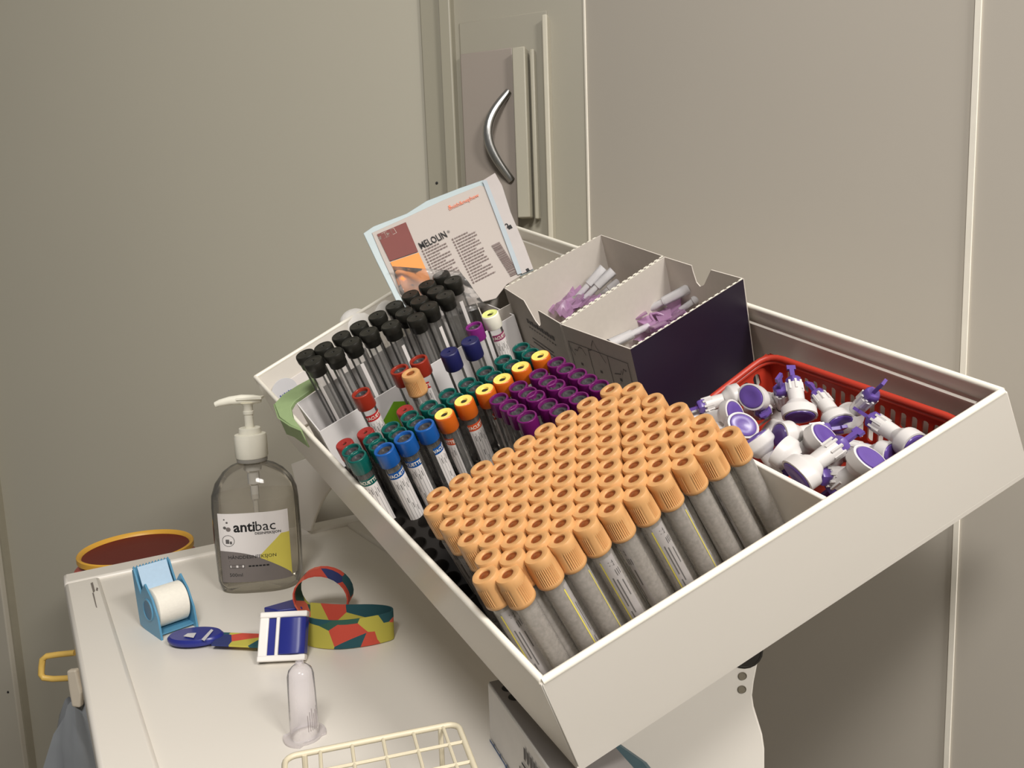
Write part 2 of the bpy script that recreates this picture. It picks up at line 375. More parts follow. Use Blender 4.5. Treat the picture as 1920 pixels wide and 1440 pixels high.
# ------------------------------------------------------------------ black foam rack with round holes, at the left of the tray
WR = -.0375
r0 = on_tray(876, 1128, WR); r1 = on_tray(828, 1012, WR); adir = (TA - TD).normalized()
rx = (r0 - r1); 
rack = thing('foam_rack', 'black rack with rows of empty round holes along the left wall of the tray', 'rack', frame(tray.matrix_world.translation + TW * .002, TU, TW))
rki = rack.matrix_world.inverted()
uu, vv, _ = uv(r0)
pitch = .0158; NX, NY = 9, 16
colx = TW.cross(adir).normalized()
if colx.dot(TU) < 0: colx = -colx
org = r0 + (-colx) * ((r0 - TD).dot(colx) - .0045)                      # against the left wall
g = MB(); holes = 16; RH = .0064
for iy in range(NY):
    for ix in range(NX):
        if iy < 7 and ix > 2 : continue
        base = org + colx * (pitch * (ix + .5)) + adir * (pitch * (iy + .5))
        ring = []; sq = []
        for k in range(holes):
            a = 2 * PI * k / holes; c, s_ = math.cos(a), math.sin(a); mxx = max(abs(c), abs(s_)); ring.append((c * RH, s_ * RH)); sq.append((c / mxx * pitch / 2, s_ / mxx * pitch / 2))
        P = lambda xy, dz: rki @ (base + colx * xy[0] + adir * xy[1] + TW * dz)
        vs = [P(q, 0) for q in sq] + [P(q, 0) for q in ring] + [P((q[0] * .94, q[1] * .94), .0011) for q in ring] + [P((q[0] * .86, q[1] * .86), 0) for q in ring] + [P((q[0] * .86, q[1] * .86), -.03) for q in ring]
        fs = []
        for lv in range(4):
            for k in range(holes): j = (k + 1) % holes; fs.append((lv * holes + k, lv * holes + j, (lv + 1) * holes + j, (lv + 1) * holes + k))
        fs.append(tuple(4 * holes + k for k in range(holes))); g.add(vs, fs)
obj('hole_plate', g, RACKB, rack)
W3 = pitch * 3; W9 = pitch * NX; Y7 = pitch * 7; YN = pitch * NY
g = MB()
for (x0, x1, y0, y1) in ((0, W3, 0, Y7), (0, W9, Y7, YN)):
    cs = [org + colx * x + adir * y for x, y in ((x0, y0), (x1, y0), (x1, y1), (x0, y1))]
    for i in range(4):
        a, b = cs[i], cs[(i + 1) % 4]; dn = TW * (DEEP + WR - .002)
        g.add([rki @ q for q in (a, b, b - dn, a - dn)], [(0, 1, 2, 3)])
obj('side', g, RACKB, rack)

# ------------------------------------------------------------------ blood tubes
TR = .0064
def rib(i, j, lo, hi, seg):
    if not lo <= j <= hi: return 1
    k = i % (seg // 3)
    if k > 20: return 1.0
    return 1.02 if i % 2 else .935
SEG = 84
CAPS = {}
def mk(n, parts): CAPS[n] = parts
# each kind: list of (part name, mesh); z = 0 at the cap's top, growing upwards
pc = [(.0077, -.0192), (.0081, -.0186), (.0081, -.0168), (.0079, -.0160), (.0077, -.0065), (.0076, -.0045), (.0075, -.0012), (.0069, -.0001), (.0062, 0), (.0037, 0), (.0034, -.0003), (.0033, -.002)]
mk('peach', [('cap', MB().lathe(pc, SEG, 0, rf=lambda i, j: rib(i, j, 3, 4, SEG), ends=False).mesh('cap', PEACH, 50)),
             ('stopper', MB().lathe([(.0034, -.0010), (.0026, -.0014), (.0014, -.0009), (0, -.0007)], 20, ends=False).mesh('stopper', PEACHD))])
def ringcap(n, m, ms, r=.0071, h=.0125, inner=.0056, rcs=.0016):
    a = [(r * .99, -h), (r, -h + .0006), (r * 1.0, -.0008), (r * .985, -.0002), (r * .95, 0), (inner + .0003, 0), (inner, -.0004), (inner * .98, -rcs - .0012)]
    def rf(i, j): return (1.012 if i % 2 else .994) if 1 <= j <= 2 else 1
    mk(n, [('cap', MB().lathe(a, 64, 0, rf=rf, ends=False).mesh('cap', m, 50)),
           ('stopper', MB().lathe([(inner * 1.02, -rcs - .0008), (inner * .70, -rcs), (inner * .55, -rcs - .0003), (inner * .42, -rcs - .0016), (0, -rcs - .0014)], 28, ends=False).mesh('stopper', ms))])
ringcap('purple', PURPLE, GREYR); ringcap('green', GREEN, GREYR); ringcap('blue', BLUE, GREYR, r=.0075)
ringcap('red', RED, GREYR, r=.0075, h=.0135); ringcap('lone', mat('violet_plastic', (128, 40, 122), .25), GREYR, r=.0073)
def plugcap(n, m, mt, r=.0074, h=.0130, hole=.0022, ribs=True, top=None, dim=HOLE):
    a = [(r * .97, -h), (r, -h + .0007), (r, -.0012), (r * .96, -.0003), (r * .9, 0)]
    def rf(i, j): return (1.014 if i % 2 else .992) if ribs and 1 <= j <= 2 else 1
    mk(n, [('cap', MB().lathe(a, 64, 0, rf=rf, ends=False).mesh('cap', m, 50)),
           ('stopper', MB().lathe([(r * .9, 0), (r * .84, -.0002), (hole * 1.2, -.0002), (hole, -.0008), (hole * .9, -.0022), (0, -.0022)], 28, ends=False).mesh('stopper', mt)),
           ('puncture', MB().lathe([(hole * .95, -.0012), (0, -.0012)], 16, 0, sy=.8, ends=False).mesh('puncture', dim))])
plugcap('orange', ORANGE, YELLOWT, h=.0132, hole=.0026); plugcap('white', WCAP, LIME, h=.0128, r=.0074, hole=.0028)
plugcap('dullred', REDD, REDD, r=.0066, h=.013, hole=.0016); plugcap('navy', NAVY, NAVY, r=.0074, h=.0155, hole=.0012, dim=NAVY)
bk = [(.0068, -.0135), (.0074, -.0128), (.0076, -.0078), (.0080, -.0072), (.0083, -.0062), (.0083, -.0014), (.0078, -.0002), (.0070, 0)]
mk('black', [('cap', MB().lathe(bk, 40, 0, ends=False).mesh('cap', BLACKR, 40)),
             ('stopper', MB().lathe([(.0071, 0), (.0056, -.0005), (.0030, .0002), (.0016, 0), (.0012, -.001), (0, -.001)], 24, ends=False).mesh('stopper', BLACKR))])
CAPH = {'peach': .0185, 'purple': .012, 'green': .012, 'blue': .012, 'red': .013, 'lone': .012, 'orange': .0127, 'white': .0124, 'dullred': .0125, 'navy': .015, 'black': .012}
GL = {}
def glass(L, r, m):
    k = (round(L, 4), r, m.name)
    if k not in GL:
        pr = [(0, 0)] + [(r * math.sin(t), r - r * math.cos(t)) for t in (.3, .6, .9, 1.2, 1.5)] + [(r, r * 1.1), (r, L)]
        GL[k] = MB().lathe(pr, 28, ends=False).mesh('glass', m, 60)
    return GL[k]
LB = {}
def label_mesh(kind, Lt):
    """the printed sticker around a tube; Lt = height on the tube where it ends, just under the cap"""
    k = (kind, round(Lt, 4))
    if k in LB: return LB[k]
    r = TR + .00015; g = MB()
    fn = lambda x, y, l: (r * math.cos(x / r) + l * .00004 * math.cos(x / r), r * math.sin(x / r) + l * .00004 * math.sin(x / r), y)
    D = Decal(g, fn)
    if kind == 'peachy':                                                # narrow strip, text running along the tube
        D.rect(-.0045, Lt - .075, .0040, Lt - .004, 0, 0, 6); D.rect(-.0054, Lt - .075, -.0046, Lt - .006, 1, 0, 2)
        D.text('77', .0002, Lt - .009, .0044, 3, rot=-PI / 2, lift=2)
        for x, a, b in ((-.0030, .018, .040), (-.0030, .044, .060), (-.0012, .020, .046), (.0016, .022, .034)): D.rect(x, Lt - b, x + .0007, Lt - a, 3, 1)
        for q in range(3): D.rect(.0004 + .0012 * q, Lt - .018, .0009 + .0012 * q, Lt - .0135, 3, 1)
        D.text('CE', .0012, Lt - .071, .0032, 2, rot=-PI / 2); D.rect(-.0036, Lt - .073, -.0022, Lt - .070, 2, 1)
        ms = [MATS['peach_label'], YEL, INK, INKG]
    elif kind == 'strip':
        D.rect(-.0016, Lt - .055, .0016, Lt - .008, 0, 0, 3); ms = [PAPER]
    else:
        D.rect(-.0075, Lt - .060, .0075, Lt - .0115, 0, 0, 10); D.rect(-.0075, Lt - .0115, .0075, Lt - .0055, 1, 0, 10)
        D.text('VACUETTE', .0, Lt - .0087, .0041, 2, lift=2, bold=.02, sx=.78)
        for x in (-.0058, -.0036, -.0012, .0010, .0034, .0058): D.rect(x, Lt - .058, x + .0002, Lt - .0135, 3, 1)
        for x, y in ((-.0048, .016), (-.0024, .017), (-.0002, .015), (.0022, .018), (.0046, .016), (-.0024, .03), (.0022, .04), (-.0002, .036)): D.rect(x, Lt - y - .005, x + .0005, Lt - y, 3, 1)
        band = {'blue': BLUE, 'green': GREEN, 'orange': mat('orange_band', (214, 84, 40), .5), 'red': mat('red_band', (196, 40, 44), .5), 'white': mat('pink_band', (150, 60, 100), .5), 'purple': PURPLE, 'navy': NAVY}[kind]
        ms = [PAPER, band, WCAP, INKG, INK]
    LB[k] = g.mesh('label_sticker', ms, 60); return LB[k]
clear('peach_label', (206, 200, 198), .50, .5, .1)
CAPN = {'peach': 'peach-capped', 'purple': 'dark purple-capped', 'green': 'green-capped', 'blue': 'bright blue-capped', 'red': 'bright red-capped', 'lone': 'violet-capped', 'orange': 'orange-capped', 'white': 'white-capped', 'dullred': 'dull red-capped', 'navy': 'navy-capped', 'black': 'black-capped'}
BOT = []
def tube(kind, px, py, w, L, axis_cam, text, group, sticker=None, phi=0, m=None):
    top = on_tray(px, py, w); ax = -(R @ V(axis_cam).normalized()); base = top - ax * L
    T = frame(base, CAM - base, ax) @ M.Rotation(phi, 4, 'Z')
    root = thing('blood_tube', text, 'tube', T, group)
    obj('glass', glass(L - CAPH[kind] + .004, TR, m or TUBEM), None, root)
    for n, me in CAPS[kind]: obj(n, me, None, root, loc((0, 0, L)))
    if sticker: obj('label_sticker', label_mesh(sticker, L - CAPH[kind]), None, root)
    BOT.append((kind, uv(base))); return root
NB = (.277, .799, .534)
# peach caps: level rows of the packed block, from the rear
z4 = lambda s: [(x / 3.6 + 720, y / 3.6 + 700) for x, y in s]
z6 = lambda s: [(x / 3.6 + 1040, y / 3.6 + 700) for x, y in s]
rows = [z6([(370, 105), (515, 100)]),
        z4([(1365, 198)]) + z6([(345, 195), (490, 180), (655, 175)]),
        z4([(1220, 290), (1365, 280)]) + z6([(345, 270), (500, 260), (655, 250), (815, 240)]),
        z4([(1080, 375), (1220, 365), (1360, 357)]) + z6([(350, 360), (515, 345), (660, 340), (825, 325), (985, 320)]),
        z4([(940, 460), (1075, 455), (1215, 448), (1360, 442)]) + z6([(350, 440), (520, 435), (670, 425), (840, 410), (1000, 405), (1165, 405)]),
        z4([(795, 545), (930, 540), (1070, 534), (1215, 530), (1360, 527)]) + z6([(355, 525), (525, 520), (680, 515), (845, 510), (1010, 500)]),
        z4([(650, 632), (785, 630), (930, 625), (1070, 622), (1210, 620), (1360, 617)]) + z6([(360, 615), (530, 615), (690, 605), (860, 595)]),
        z4([(505, 720), (640, 718), (770, 715), (910, 715), (1050, 712), (1200, 709), (1360, 709)]) + z6([(365, 708), (530, 708), (695, 705)]),
        z4([(355, 812), (490, 810), (620, 808), (765, 808), (900, 808), (1045, 807), (1200, 807), (1355, 807)]) + z6([(370, 812), (535, 805)]),
        z4([(335, 905), (465, 903), (605, 905), (745, 905), (890, 908), (1040, 912), (1195, 908), (1345, 912)]) + z6([(365, 910)]),
        z4([(445, 1005), (580, 1005), (720, 1008), (870, 1010), (1030, 1010), (1190, 1010), (1350, 1007)]),
        z4([(570, 1110), (710, 1112), (860, 1116), (1025, 1115), (1180, 1115)]),
        z4([(690, 1230), (855, 1230), (1025, 1222)]), z4([(675, 1355), (830, 1350)])]
FR = {(13, 0): .15, (12, 2): 1.35, (11, 4): 1.75, (10, 6): .2, (9, 8): -1.0, (8, 9): .45, (7, 9): 1.7, (5, 9): -1.5}
for i, rw in enumerate(rows):
    front = i >= 9
    for j, (px, py) in enumerate(rw):
        k = min(1, max(0, (px - 900) / 470)); ax = (.42 + .08 * k, .82 - .04 * k, .38 - .01 * k)
        edge = FR.get((i, j), -.9 if j == 0 and i > 8 else None)
        tube('peach', px, py, .0276, .104, ax, f'peach-capped tube, {ORD[j]} from left in {ORD[i]} level peach row from the rear', 'peach-capped tubes packed at the front of the tray', 'peachy' if edge is not None else None, phi=edge or 0, m=TUBEF)
z3 = lambda s: [(x / 3.6923 + 780, y / 3.6923 + 560) for x, y in s]
z2 = lambda s: [(x / 3.79 + 560, y / 3.79 + 620) for x, y in s]
LT = .0616
for r, rw in enumerate([[(970, 437), (1035, 480), (1115, 520), (1185, 560), (1265, 600)], [(845, 520), (910, 568), (965, 595), (1050, 645), (1125, 685)], [(705, 605), (770, 648), (825, 672), (910, 730), (990, 768)], [(570, 690), (640, 735), (695, 770), (765, 815)]]):
    for j, (px, py) in enumerate(z3(rw)):
        tube('purple', px, py, .024, LT, NB, f'dark purple-capped tube, {ORD[j]} from rear in {ORD[r]} slanting purple file from the carton', 'dark purple-capped tubes beside the peach block', 'purple' if j == len(rw) - 1 else None, phi=.2)
gp = [z3([(725, 335), (790, 375)]), z3([(600, 420), (660, 455)]), z3([(475, 500), (535, 535)]), z3([(350, 580), (405, 610)]), z3([(215, 655), (270, 690)])] + [z2(q) for q in ([(1060, 445), (1110, 480)], [(920, 530), (980, 560)], [(785, 605), (830, 645)], [(650, 685), (700, 725)], [(520, 765), (560, 805)], [(370, 845), (410, 890)])]
for i, pr in enumerate(gp):
    for j, (px, py) in enumerate(pr):
        if i == 5: continue
        n = i if i < 5 else i - 1
        tube('green', px, py, .024, LT, NB, f'green-capped tube, {"rear" if j == 0 else "front"} one of the {ORD[n]} pair of green caps from the carton end', 'green-capped tubes in two files behind the orange and blue ones', 'green' if (i, j) == (10, 1) else None, phi=-.3)
for j, (px, py) in enumerate(z2([(1715, 175), (1575, 255), (1445, 340), (1320, 415), (1170, 495), (1030, 590)])):
    tube('orange', px, py, .026, LT + .002, NB, f'orange-capped tube with yellow top, {ORD[j]} from the carton end of its file', 'orange-capped tubes between the green and purple ones', 'orange', phi={4: .45, 5: -1.25}.get(j, 1.0))
for j, (px, py) in enumerate(z2([(605, 840), (745, 755), (890, 670)])):
    tube('blue', px, py, .026, LT + .003, NB, f'bright blue-capped tube, {ORD[j]} of three from the left', 'bright blue-capped tubes in front of the green ones', 'blue', phi=(.25, -.55, .95)[j])
for j, (px, py) in enumerate(z2([(322, 800), (470, 720), (750, 560)])):
    tube('dullred', px, py, .022, LT, NB, f'dull red-capped tube behind the green caps, {ORD[j]} of three from the left', 'dull red-capped tubes low behind the green ones', None)
LH = .104
for (kind, px, py, w, t, st, phi) in (('red', 676, 736, .032, 'bright red-capped tube standing alone in front of the white carton', 'red', .35), ('red', 748, 692, .032, 'bright red-capped tube half hidden behind the single peach-capped one', 'red', 1.2), ('red', 784, 674, .032, 'bright red-capped tube rising right behind the single peach-capped one', 'red', -1.0),
        ('peach', 769, 699, .034, 'single peach-capped tube standing among red-capped tubes', 'peachy', -1.2), ('navy', 841, 659, .036, 'navy-capped tube, left and nearer one of the two', None, 0), ('navy', 880, 638, .036, 'navy-capped tube, right one of the two, next to the violet cap', None, 0),
        ('lone', 888, 611, .030, 'violet-capped tube alone between navy and white caps', None, 0), ('white', 918, 588, .034, 'white-capped tube with a lime yellow top beside the grey carton', 'white', .45)):
    tube(kind, px, py, w, LH, NB, t, 'mixed tubes standing before the white carton', st, phi)
bl = [[(571, 663), (605, 649), (638, 628), (671, 609), (706, 590), (738, 571), (768, 551), (800, 532), (826, 514)],
      [(586, 676), (624, 660), (657, 640), (690, 621), (731, 608), (757, 584), (785, 562), (816, 543), (848, 524)], [(779, 594), (803, 573), (833, 552)]]
for i, rw in enumerate(bl):
    for j, (px, py) in enumerate(rw):
        tube('black', px, py, .046, .118, NB, f'black-capped glass tube, {ORD[j]} from left in the {("back", "middle", "front")[i]} row of black caps', 'black-capped glass tubes in the white carton', 'strip' if (i + j) % 2 else None, phi=(-.6, .5, .1)[j % 3])

# ------------------------------------------------------------------ cartons in the tray
def carton(name, label, top, wt, notch=(), faces=None, wall_m=None, perf=False, group=None):
    """open carton: four image corners of its top edge on the plane at height wt above the rim; walls are single boards"""
    P = [on_tray(a, b, wt) for a, b in top]; c = sum(P, V()) / 4
    o = thing(name, label, 'carton', frame(c - TW * (wt + DEEP - .0025), P[1] - P[0], TW), group); inv = o.matrix_world.inverted()
    h = wt + DEEP - .0025; nm = ['left_panel', 'back_panel', 'right_panel', 'front_panel']
    for k in range(4):
        a, b = P[k], P[(k + 1) % 4]; e = b - a; n = TW.cross(e).normalized()
        if n.dot(c - a) < 0: n = -n
        pts = [(0, -h), (1, -h), (1, 0)]
        if k in notch: pts += [(.62, 0), (.50, -.016), (.44, -.019), (.40, -.016), (.375, -.006), (.37, -.001)]
        pts += [(0, 0)]
        n_ = n * .0009; A = [a + e * s + TW * y for s, y in pts]
        g = MB(); m = len(A); g.add([inv @ q for q in A] + [inv @ (q + n_) for q in A], [tuple(range(m))], 0)
        g.f.append(tuple(reversed(range(m, 2 * m)))); g.m.append(1)
        for i in range(m): j = (i + 1) % m; g.f.append((i, j, m + j, m + i)); g.m.append(1)
        if perf and k % 2 == 0:
            t = MB()
            for q in range(int(e.length / .0062)):
                u0 = (q + .25) * .0062 / e.length; u1 = u0 + .0036 / e.length; w_ = [a + e * u0, a + e * u1]; t.hexa([inv @ (x + n * y) for x, y in ((w_[0], 0), (w_[1], 0), (w_[1], .0009), (w_[0], .0009))], [inv @ (x + n * y + TW * .0007) for x, y in ((w_[0], 0), (w_[1], 0), (w_[1], .0009), (w_[0], .0009))])
            pf_ = obj('torn_edge', t, WCAP, o, smooth=0); pf_['kind'] = 'stuff'
        fm = (faces or {}).get(k, wall_m or BOXG)
        pn = obj(nm[k], g, [fm, BOXIN if not wall_m else wall_m], o, smooth=0)
        if (faces or {}).get(('print', k)):
            faces[('print', k)](pn, lambda s, y, l, a=a, e=e, n=n: inv @ (a + e * s + TW * y - n * (.0002 + l * .0001)), e.length)
    g = MB().hexa([inv @ (p - TW * h) for p in P], [inv @ (p - TW * (h - .001)) for p in P]); obj('bottom_panel', g, BOXG, o, smooth=0)
    return o, P, c
def prn1(par, fn, L):
    g = MB(); D = Decal(g, lambda x, y, l: fn(x, y, l))
    for k in range(11): D.rect(.20 + k * .045, -.020 - .001 * (k % 2), .235 + k * .045, -.0245, 0); D.rect(.20 + k * .045, -.028, .222 + k * .045, -.0292, 0)
    for y in (-.040, -.044): D.rect(.3, y, .68, y - .0012, 0)
    for y in (-.052, -.058): D.rect(.12, y, .8, y - .0006, 0)
    D.rect(.5, -.07, .52, -.085, 0)
    obj('print', g, INKG, par, smooth=0)
def prn2(par, fn, L):
    g = MB(); D = Decal(g, lambda x, y, l: fn(x, y, l))
    def line(x0, y0, x1, y1, w=.0006): D.poly([(x0, y0), (x1, y1), (x1, y1 - w), (x0, y0 - w)], 0)
    for y in (-.014, -.044, -.074): line(.08, y, .95, y)
    for x in (.08, .36, .64, .94): D.rect(x, -.014, x + .007, -.075, 0)
    rr = random.Random(3)
    for cx_ in (.22, .50, .79):
        for cy_ in (-.028, -.058):
            x, y = cx_ - .09, cy_ + .006
            for q in range(7):
                x2, y2 = x + rr.uniform(.005, .05), y + rr.uniform(-.007, .006); line(x, y, x2, y2, .0009); x, y = x2, y2
            D.rect(cx_, cy_ - .004, cx_ + .035, cy_ - .0065, 0)
    obj('print', g, INKG, par, smooth=0)
WB = .0276
c1o, P1, C1 = carton('needle_carton', 'open grey board carton holding butterfly needles, rear one of the pair', [(945, 540), (1127, 440), (1245, 480), (1050, 607)], WB, notch=(3,), perf=True, faces={('print', 3): prn1, 0: BOXIN}, group=None)
c2o, P2, C2 = carton('needle_carton', 'open carton with a dark violet end panel, nearer one of the pair', [(1051, 608), (1246, 481), (1395, 522), (1182, 655)], WB, notch=(1,), perf=True, faces={2: BOXD, ('print', 3): prn2}, group=None)
carton('tube_carton', 'long low white carton around the black-capped tubes along the back wall', [(599, 810), (556, 756), (880, 556), (964, 590)], .004, faces={}, wall_m=mat('white_board', (226, 222, 220), .7, var=.03, scale=80))
carton('small_carton', 'small open grey carton behind the white-capped tube, under the dressing packet', [(905, 598), (886, 553), (944, 518), (976, 560)], .012)
# green diamond printed on the tube carton front
tcf = [o for o in bpy.data.objects if o.name.startswith('tube_carton')][0]
P = [on_tray(a, b, .004) for a, b in ((599, 810), (964, 590))]; e = (P[1] - P[0]).normalized(); n = TW.cross(e).normalized(); n = n if n.dot(CAM - P[0]) > 0 else -n
g = MB(); inv = tcf.matrix_world.inverted()
def onp(px, py): return inv @ (on_plane(px, py, P[0] + n * .0006, n))
g.add([onp(*q) for q in ((718, 790), (738, 753), (766, 752), (776, 775), (765, 800), (735, 812))], [(0, 1, 2, 3, 4, 5)])
obj('print', g, mat('leaf_green_print', (116, 168, 30), .6), tcf, smooth=0, label='green printed triangle')

# ------------------------------------------------------------------ butterfly needles
def butterfly(pa, pb, wz, wz2, label, flip=1, wing=True):
    """clear tapered sheath from pa (wing end) to pb (tip)"""
    a, b = on_tray(*pa, wz), on_tray(*pb, wz2); L = (b - a).length
    o = thing('butterfly_needle', label, 'needle', frame(a, TW, b - a), 'butterfly needles in the open cartons')
    obj('sheath', MB().lathe([(.0030, 0), (.0030, L * .42), (.0042, L * .44), (.0046, L)], 16, ends=False), SHEATH, o)
    obj('hub', MB().lathe([(.0018, -.008), (.0026, -.006), (.0026, .004), (.0016, .006)], 12), WING, o)
    if wing:
        for s in (-1, 1):
            pth = [(.0005 + .0045 * abs(math.sin(t * 1.6)), s * (.002 + t * .013), -.004 + .003 * t) for t in (0, .25, .5, .75, 1)]
            obj('wing', MB().ribbon(pth, [(0, 0, .010 + .004 * math.sin(2 * t)) for t in (0, .25, .5, .75, 1)], .0012), WING, o)
        pth = [(.004 * math.sin(k * .9) + .001, flip * .010 * math.sin(k * .55), -.008 - .010 * (1 - math.cos(k * .5)) * .7) for k in range(22)]
        obj('tubing', MB().tube(pth, .0011, 8), WING, o)
    return o
butterfly((1082, 558), (1132, 502), -.012, .006, 'butterfly needle with clear sheath leaning right in the rear carton', 1)
butterfly((1096, 560), (1150, 508), -.012, .004, 'butterfly needle with clear sheath, nearer of two in the rear carton', -1)
butterfly((1118, 560), (1172, 520), -.030, -.018, 'butterfly needle lying low behind the shared panel in the rear carton', 1, False)
butterfly((1206, 585), (1293, 540), -.012, .002, 'butterfly needle with a long clear sheath pointing to the notch of the nearer carton', 1)
butterfly((1276, 582), (1334, 542), -.014, .000, 'butterfly needle with a short sheath by the violet panel of the nearer carton', -1)
butterfly((1215, 612), (1142, 646), -.016, -.010, 'butterfly needle with sheath pointing to the front corner of the nearer carton', 1)
butterfly((1240, 610), (1190, 622), -.020, -.024, 'butterfly needle with crumpled violet wings in the middle of the nearer carton', -1)
def crumple(name, c, w, s, label, grp, seed):
    rr = random.Random(seed); g = MB(); n = 9; p0 = on_tray(*c, w); vs = []; fs = []
    for i in range(n):
        for j in range(n):
            x, y = (i / (n - 1) - .5), (j / (n - 1) - .5)
            vs.append((x * s[0] + rr.uniform(-.0012, .0012), y * s[1] + rr.uniform(-.0012, .0012), rr.uniform(-.0045, .0045) + .007 * math.cos(x * 3) * math.cos(y * 3)))
    for i in range(n - 1):
        for j in range(n - 1): fs.append((i * n + j, (i + 1) * n + j, (i + 1) * n + j + 1, i * n + j + 1))
    g.add(vs, fs); o = obj(name, g, WING, None, frame(p0, (P1[1] - P1[0]), TW), smooth=25)
    return tag(o, label, 'wrapper', grp)
crumple('plastic_wrapper', (1078, 568), -.014, (.042, .030), 'crumpled violet film wrapper in the rear carton', None, 2)
crumple('plastic_wrapper', (1232, 606), -.026, (.064, .034), 'crumpled violet film wrapper under the needles of the nearer carton', None, 5)

# ------------------------------------------------------------------ red slotted basket
def slot_wall(g, a, b, down, n, th, cols, margin, rows_):
    """wall from top edge a-b, hanging by vector down, with stadium slots; rows_ = list of (top, bottom) fractions"""
    e = b - a; K = 12
    def P(x, y, s): return a + e * x + down * y + n * (th * s)
    xs = [0, margin] + [margin + (1 - 2 * margin) * (i + 1) / cols for i in range(cols)] + [1]
    ys = [0]
    for t, q in rows_: ys += [t, q]
    ys.append(1)
    for yi in range(len(ys) - 1):
        slot_row = yi % 2 == 1
        for xi in range(len(xs) - 1):
            x0, x1, y0, y1 = xs[xi], xs[xi + 1], ys[yi], ys[yi + 1]
            if not slot_row or xi == 0 or xi == len(xs) - 2:
                g.add([P(x, y, s) for s in (0, 1) for x, y in ((x0, y0), (x1, y0), (x1, y1), (x0, y1))], [(0, 1, 2, 3), (7, 6, 5, 4)]); continue
            W = (x1 - x0) * e.length; H = (y1 - y0) * down.length; rr = W * .30; cx_, cy_ = (x0 + x1) / 2, (y0 + y1) / 2
            inn = []; out = []
            for k in range(K):
                t = 2 * PI * (k + .5) / K; c, s_ = math.cos(t), math.sin(t)
                inn.append((cx_ + rr * c / e.length, cy_ + ((H * .46 - rr) * (1 if s_ > 0 else -1) + rr * s_) / down.length))
                m_ = max(abs(c), abs(s_)); out.append((cx_ + c / m_ * (x1 - x0) / 2, cy_ + s_ / m_ * (y1 - y0) / 2))
            vs = [P(x, y, s) for s in (0, 1) for x, y in out + inn]; fs = []
            for k in range(K):
                j = (k + 1) % K; fs += [(k, j, K + j, K + k), (2 * K + j, 2 * K + k, 3 * K + k, 3 * K + j), (K + k, K + j, 3 * K + j, 3 * K + k)]
            # corner fill
            for sx_ in (0, 2 * K): fs += []
            g.add(vs, fs)
            for s in (0, 1):
                for qx, qy in ((x0, y0), (x1, y0), (x1, y1), (x0, y1)):
                    near = sorted(range(K), key=lambda k: abs(out[k][0] - qx) / (x1 - x0) + abs(out[k][1] - qy) / (y1 - y0))[:2]
                    g.add([P(qx, qy, s), P(*out[near[0]], s), P(*out[near[1]], s)], [(0, 1, 2)])
WBK = -.020
bc = [on_tray(1252, 776, WBK), on_tray(1440, 664, WBK), on_tray(1790, 785, WBK)]
bdn = (bc[2] - bc[1]).normalized(); bc[2] = bc[1] + bdn * ((uv(bc[1])[1] - .010) / (uv(bc[1])[1] - uv(bc[1] + bdn)[1]))
bc.append(bc[0] + (bc[2] - bc[1])); vq = uv(bc[3])[1]; bc[3] = bc[0] + (bc[3] - bc[0]) * ((uv(bc[0])[1] - .010) / (uv(bc[0])[1] - vq))
cen_b = sum(bc, V()) / 4; bh = DEEP + WBK - .004
bask = thing('basket', 'red plastic slotted basket of lancets in the right corner of the tray', 'basket', frame(cen_b - TW * bh, TU, TW)); bki = bask.matrix_world.inverted()
bot = []
for p in bc:
    q = cen_b + (p - cen_b) * .90; bot.append(q - TW * (uv(q)[2] + DEEP - .004))
bc[0] = bc[0] - TW * .014; bc[3] = bc[3] - TW * .014
for k in range(4):
    a, b = bc[k], bc[(k + 1) % 4]; a2, b2 = bot[k], bot[(k + 1) % 4]; dn = ((a2 + b2) / 2 - (a + b) / 2)
    g = MB(); e = b - a; n = e.cross(dn).normalized(); n = n if n.dot(cen_b - a) < 0 else -n
    slot_wall(g, a, b, dn, n, .0018, 7 if k in (0, 2) else 16, .10, [(.16, .42), (.50, .80)]); g.v = [tuple(bki @ V(p)) for p in g.v]
    obj('slotted_side', g, BASK, bask, smooth=30)
g = MB()
ro = []
for k in range(4):                                                       # rounded rim loop
    p, q, r_ = bc[k - 1], bc[k], bc[(k + 1) % 4]; d1 = (p - q).normalized() * .014; d2 = (r_ - q).normalized() * .014
    for t in (0, .2, .4, .6, .8, 1): ro.append(bki @ (q + d1 * (1 - t) ** 2 + d2 * t ** 2))
g.tube(ro, .0024, 10, closed=True)
ro2 = [p + V((0, 0, -.0036)) for p in ro]; g.tube(ro2, .0021, 10, closed=True)
obj('rim', g, BASK, bask, label='thick rounded rim')
g = MB().hexa([bki @ p for p in bot], [bki @ (p + TW * .0015) for p in bot]); obj('base', g, BASK, bask)
paper = MB().hexa([on_tray(a, b, -.030) for a, b in ((1295, 768), (1345, 762), (1368, 800), (1310, 815))], [on_tray(a, b, -.026) for a, b in ((1295, 768), (1345, 762), (1368, 800), (1310, 815))])
tag(obj('gauze_pad', paper, PAPER, None, bevel=.001), 'folded white pad in the left corner of the red basket', 'pad')

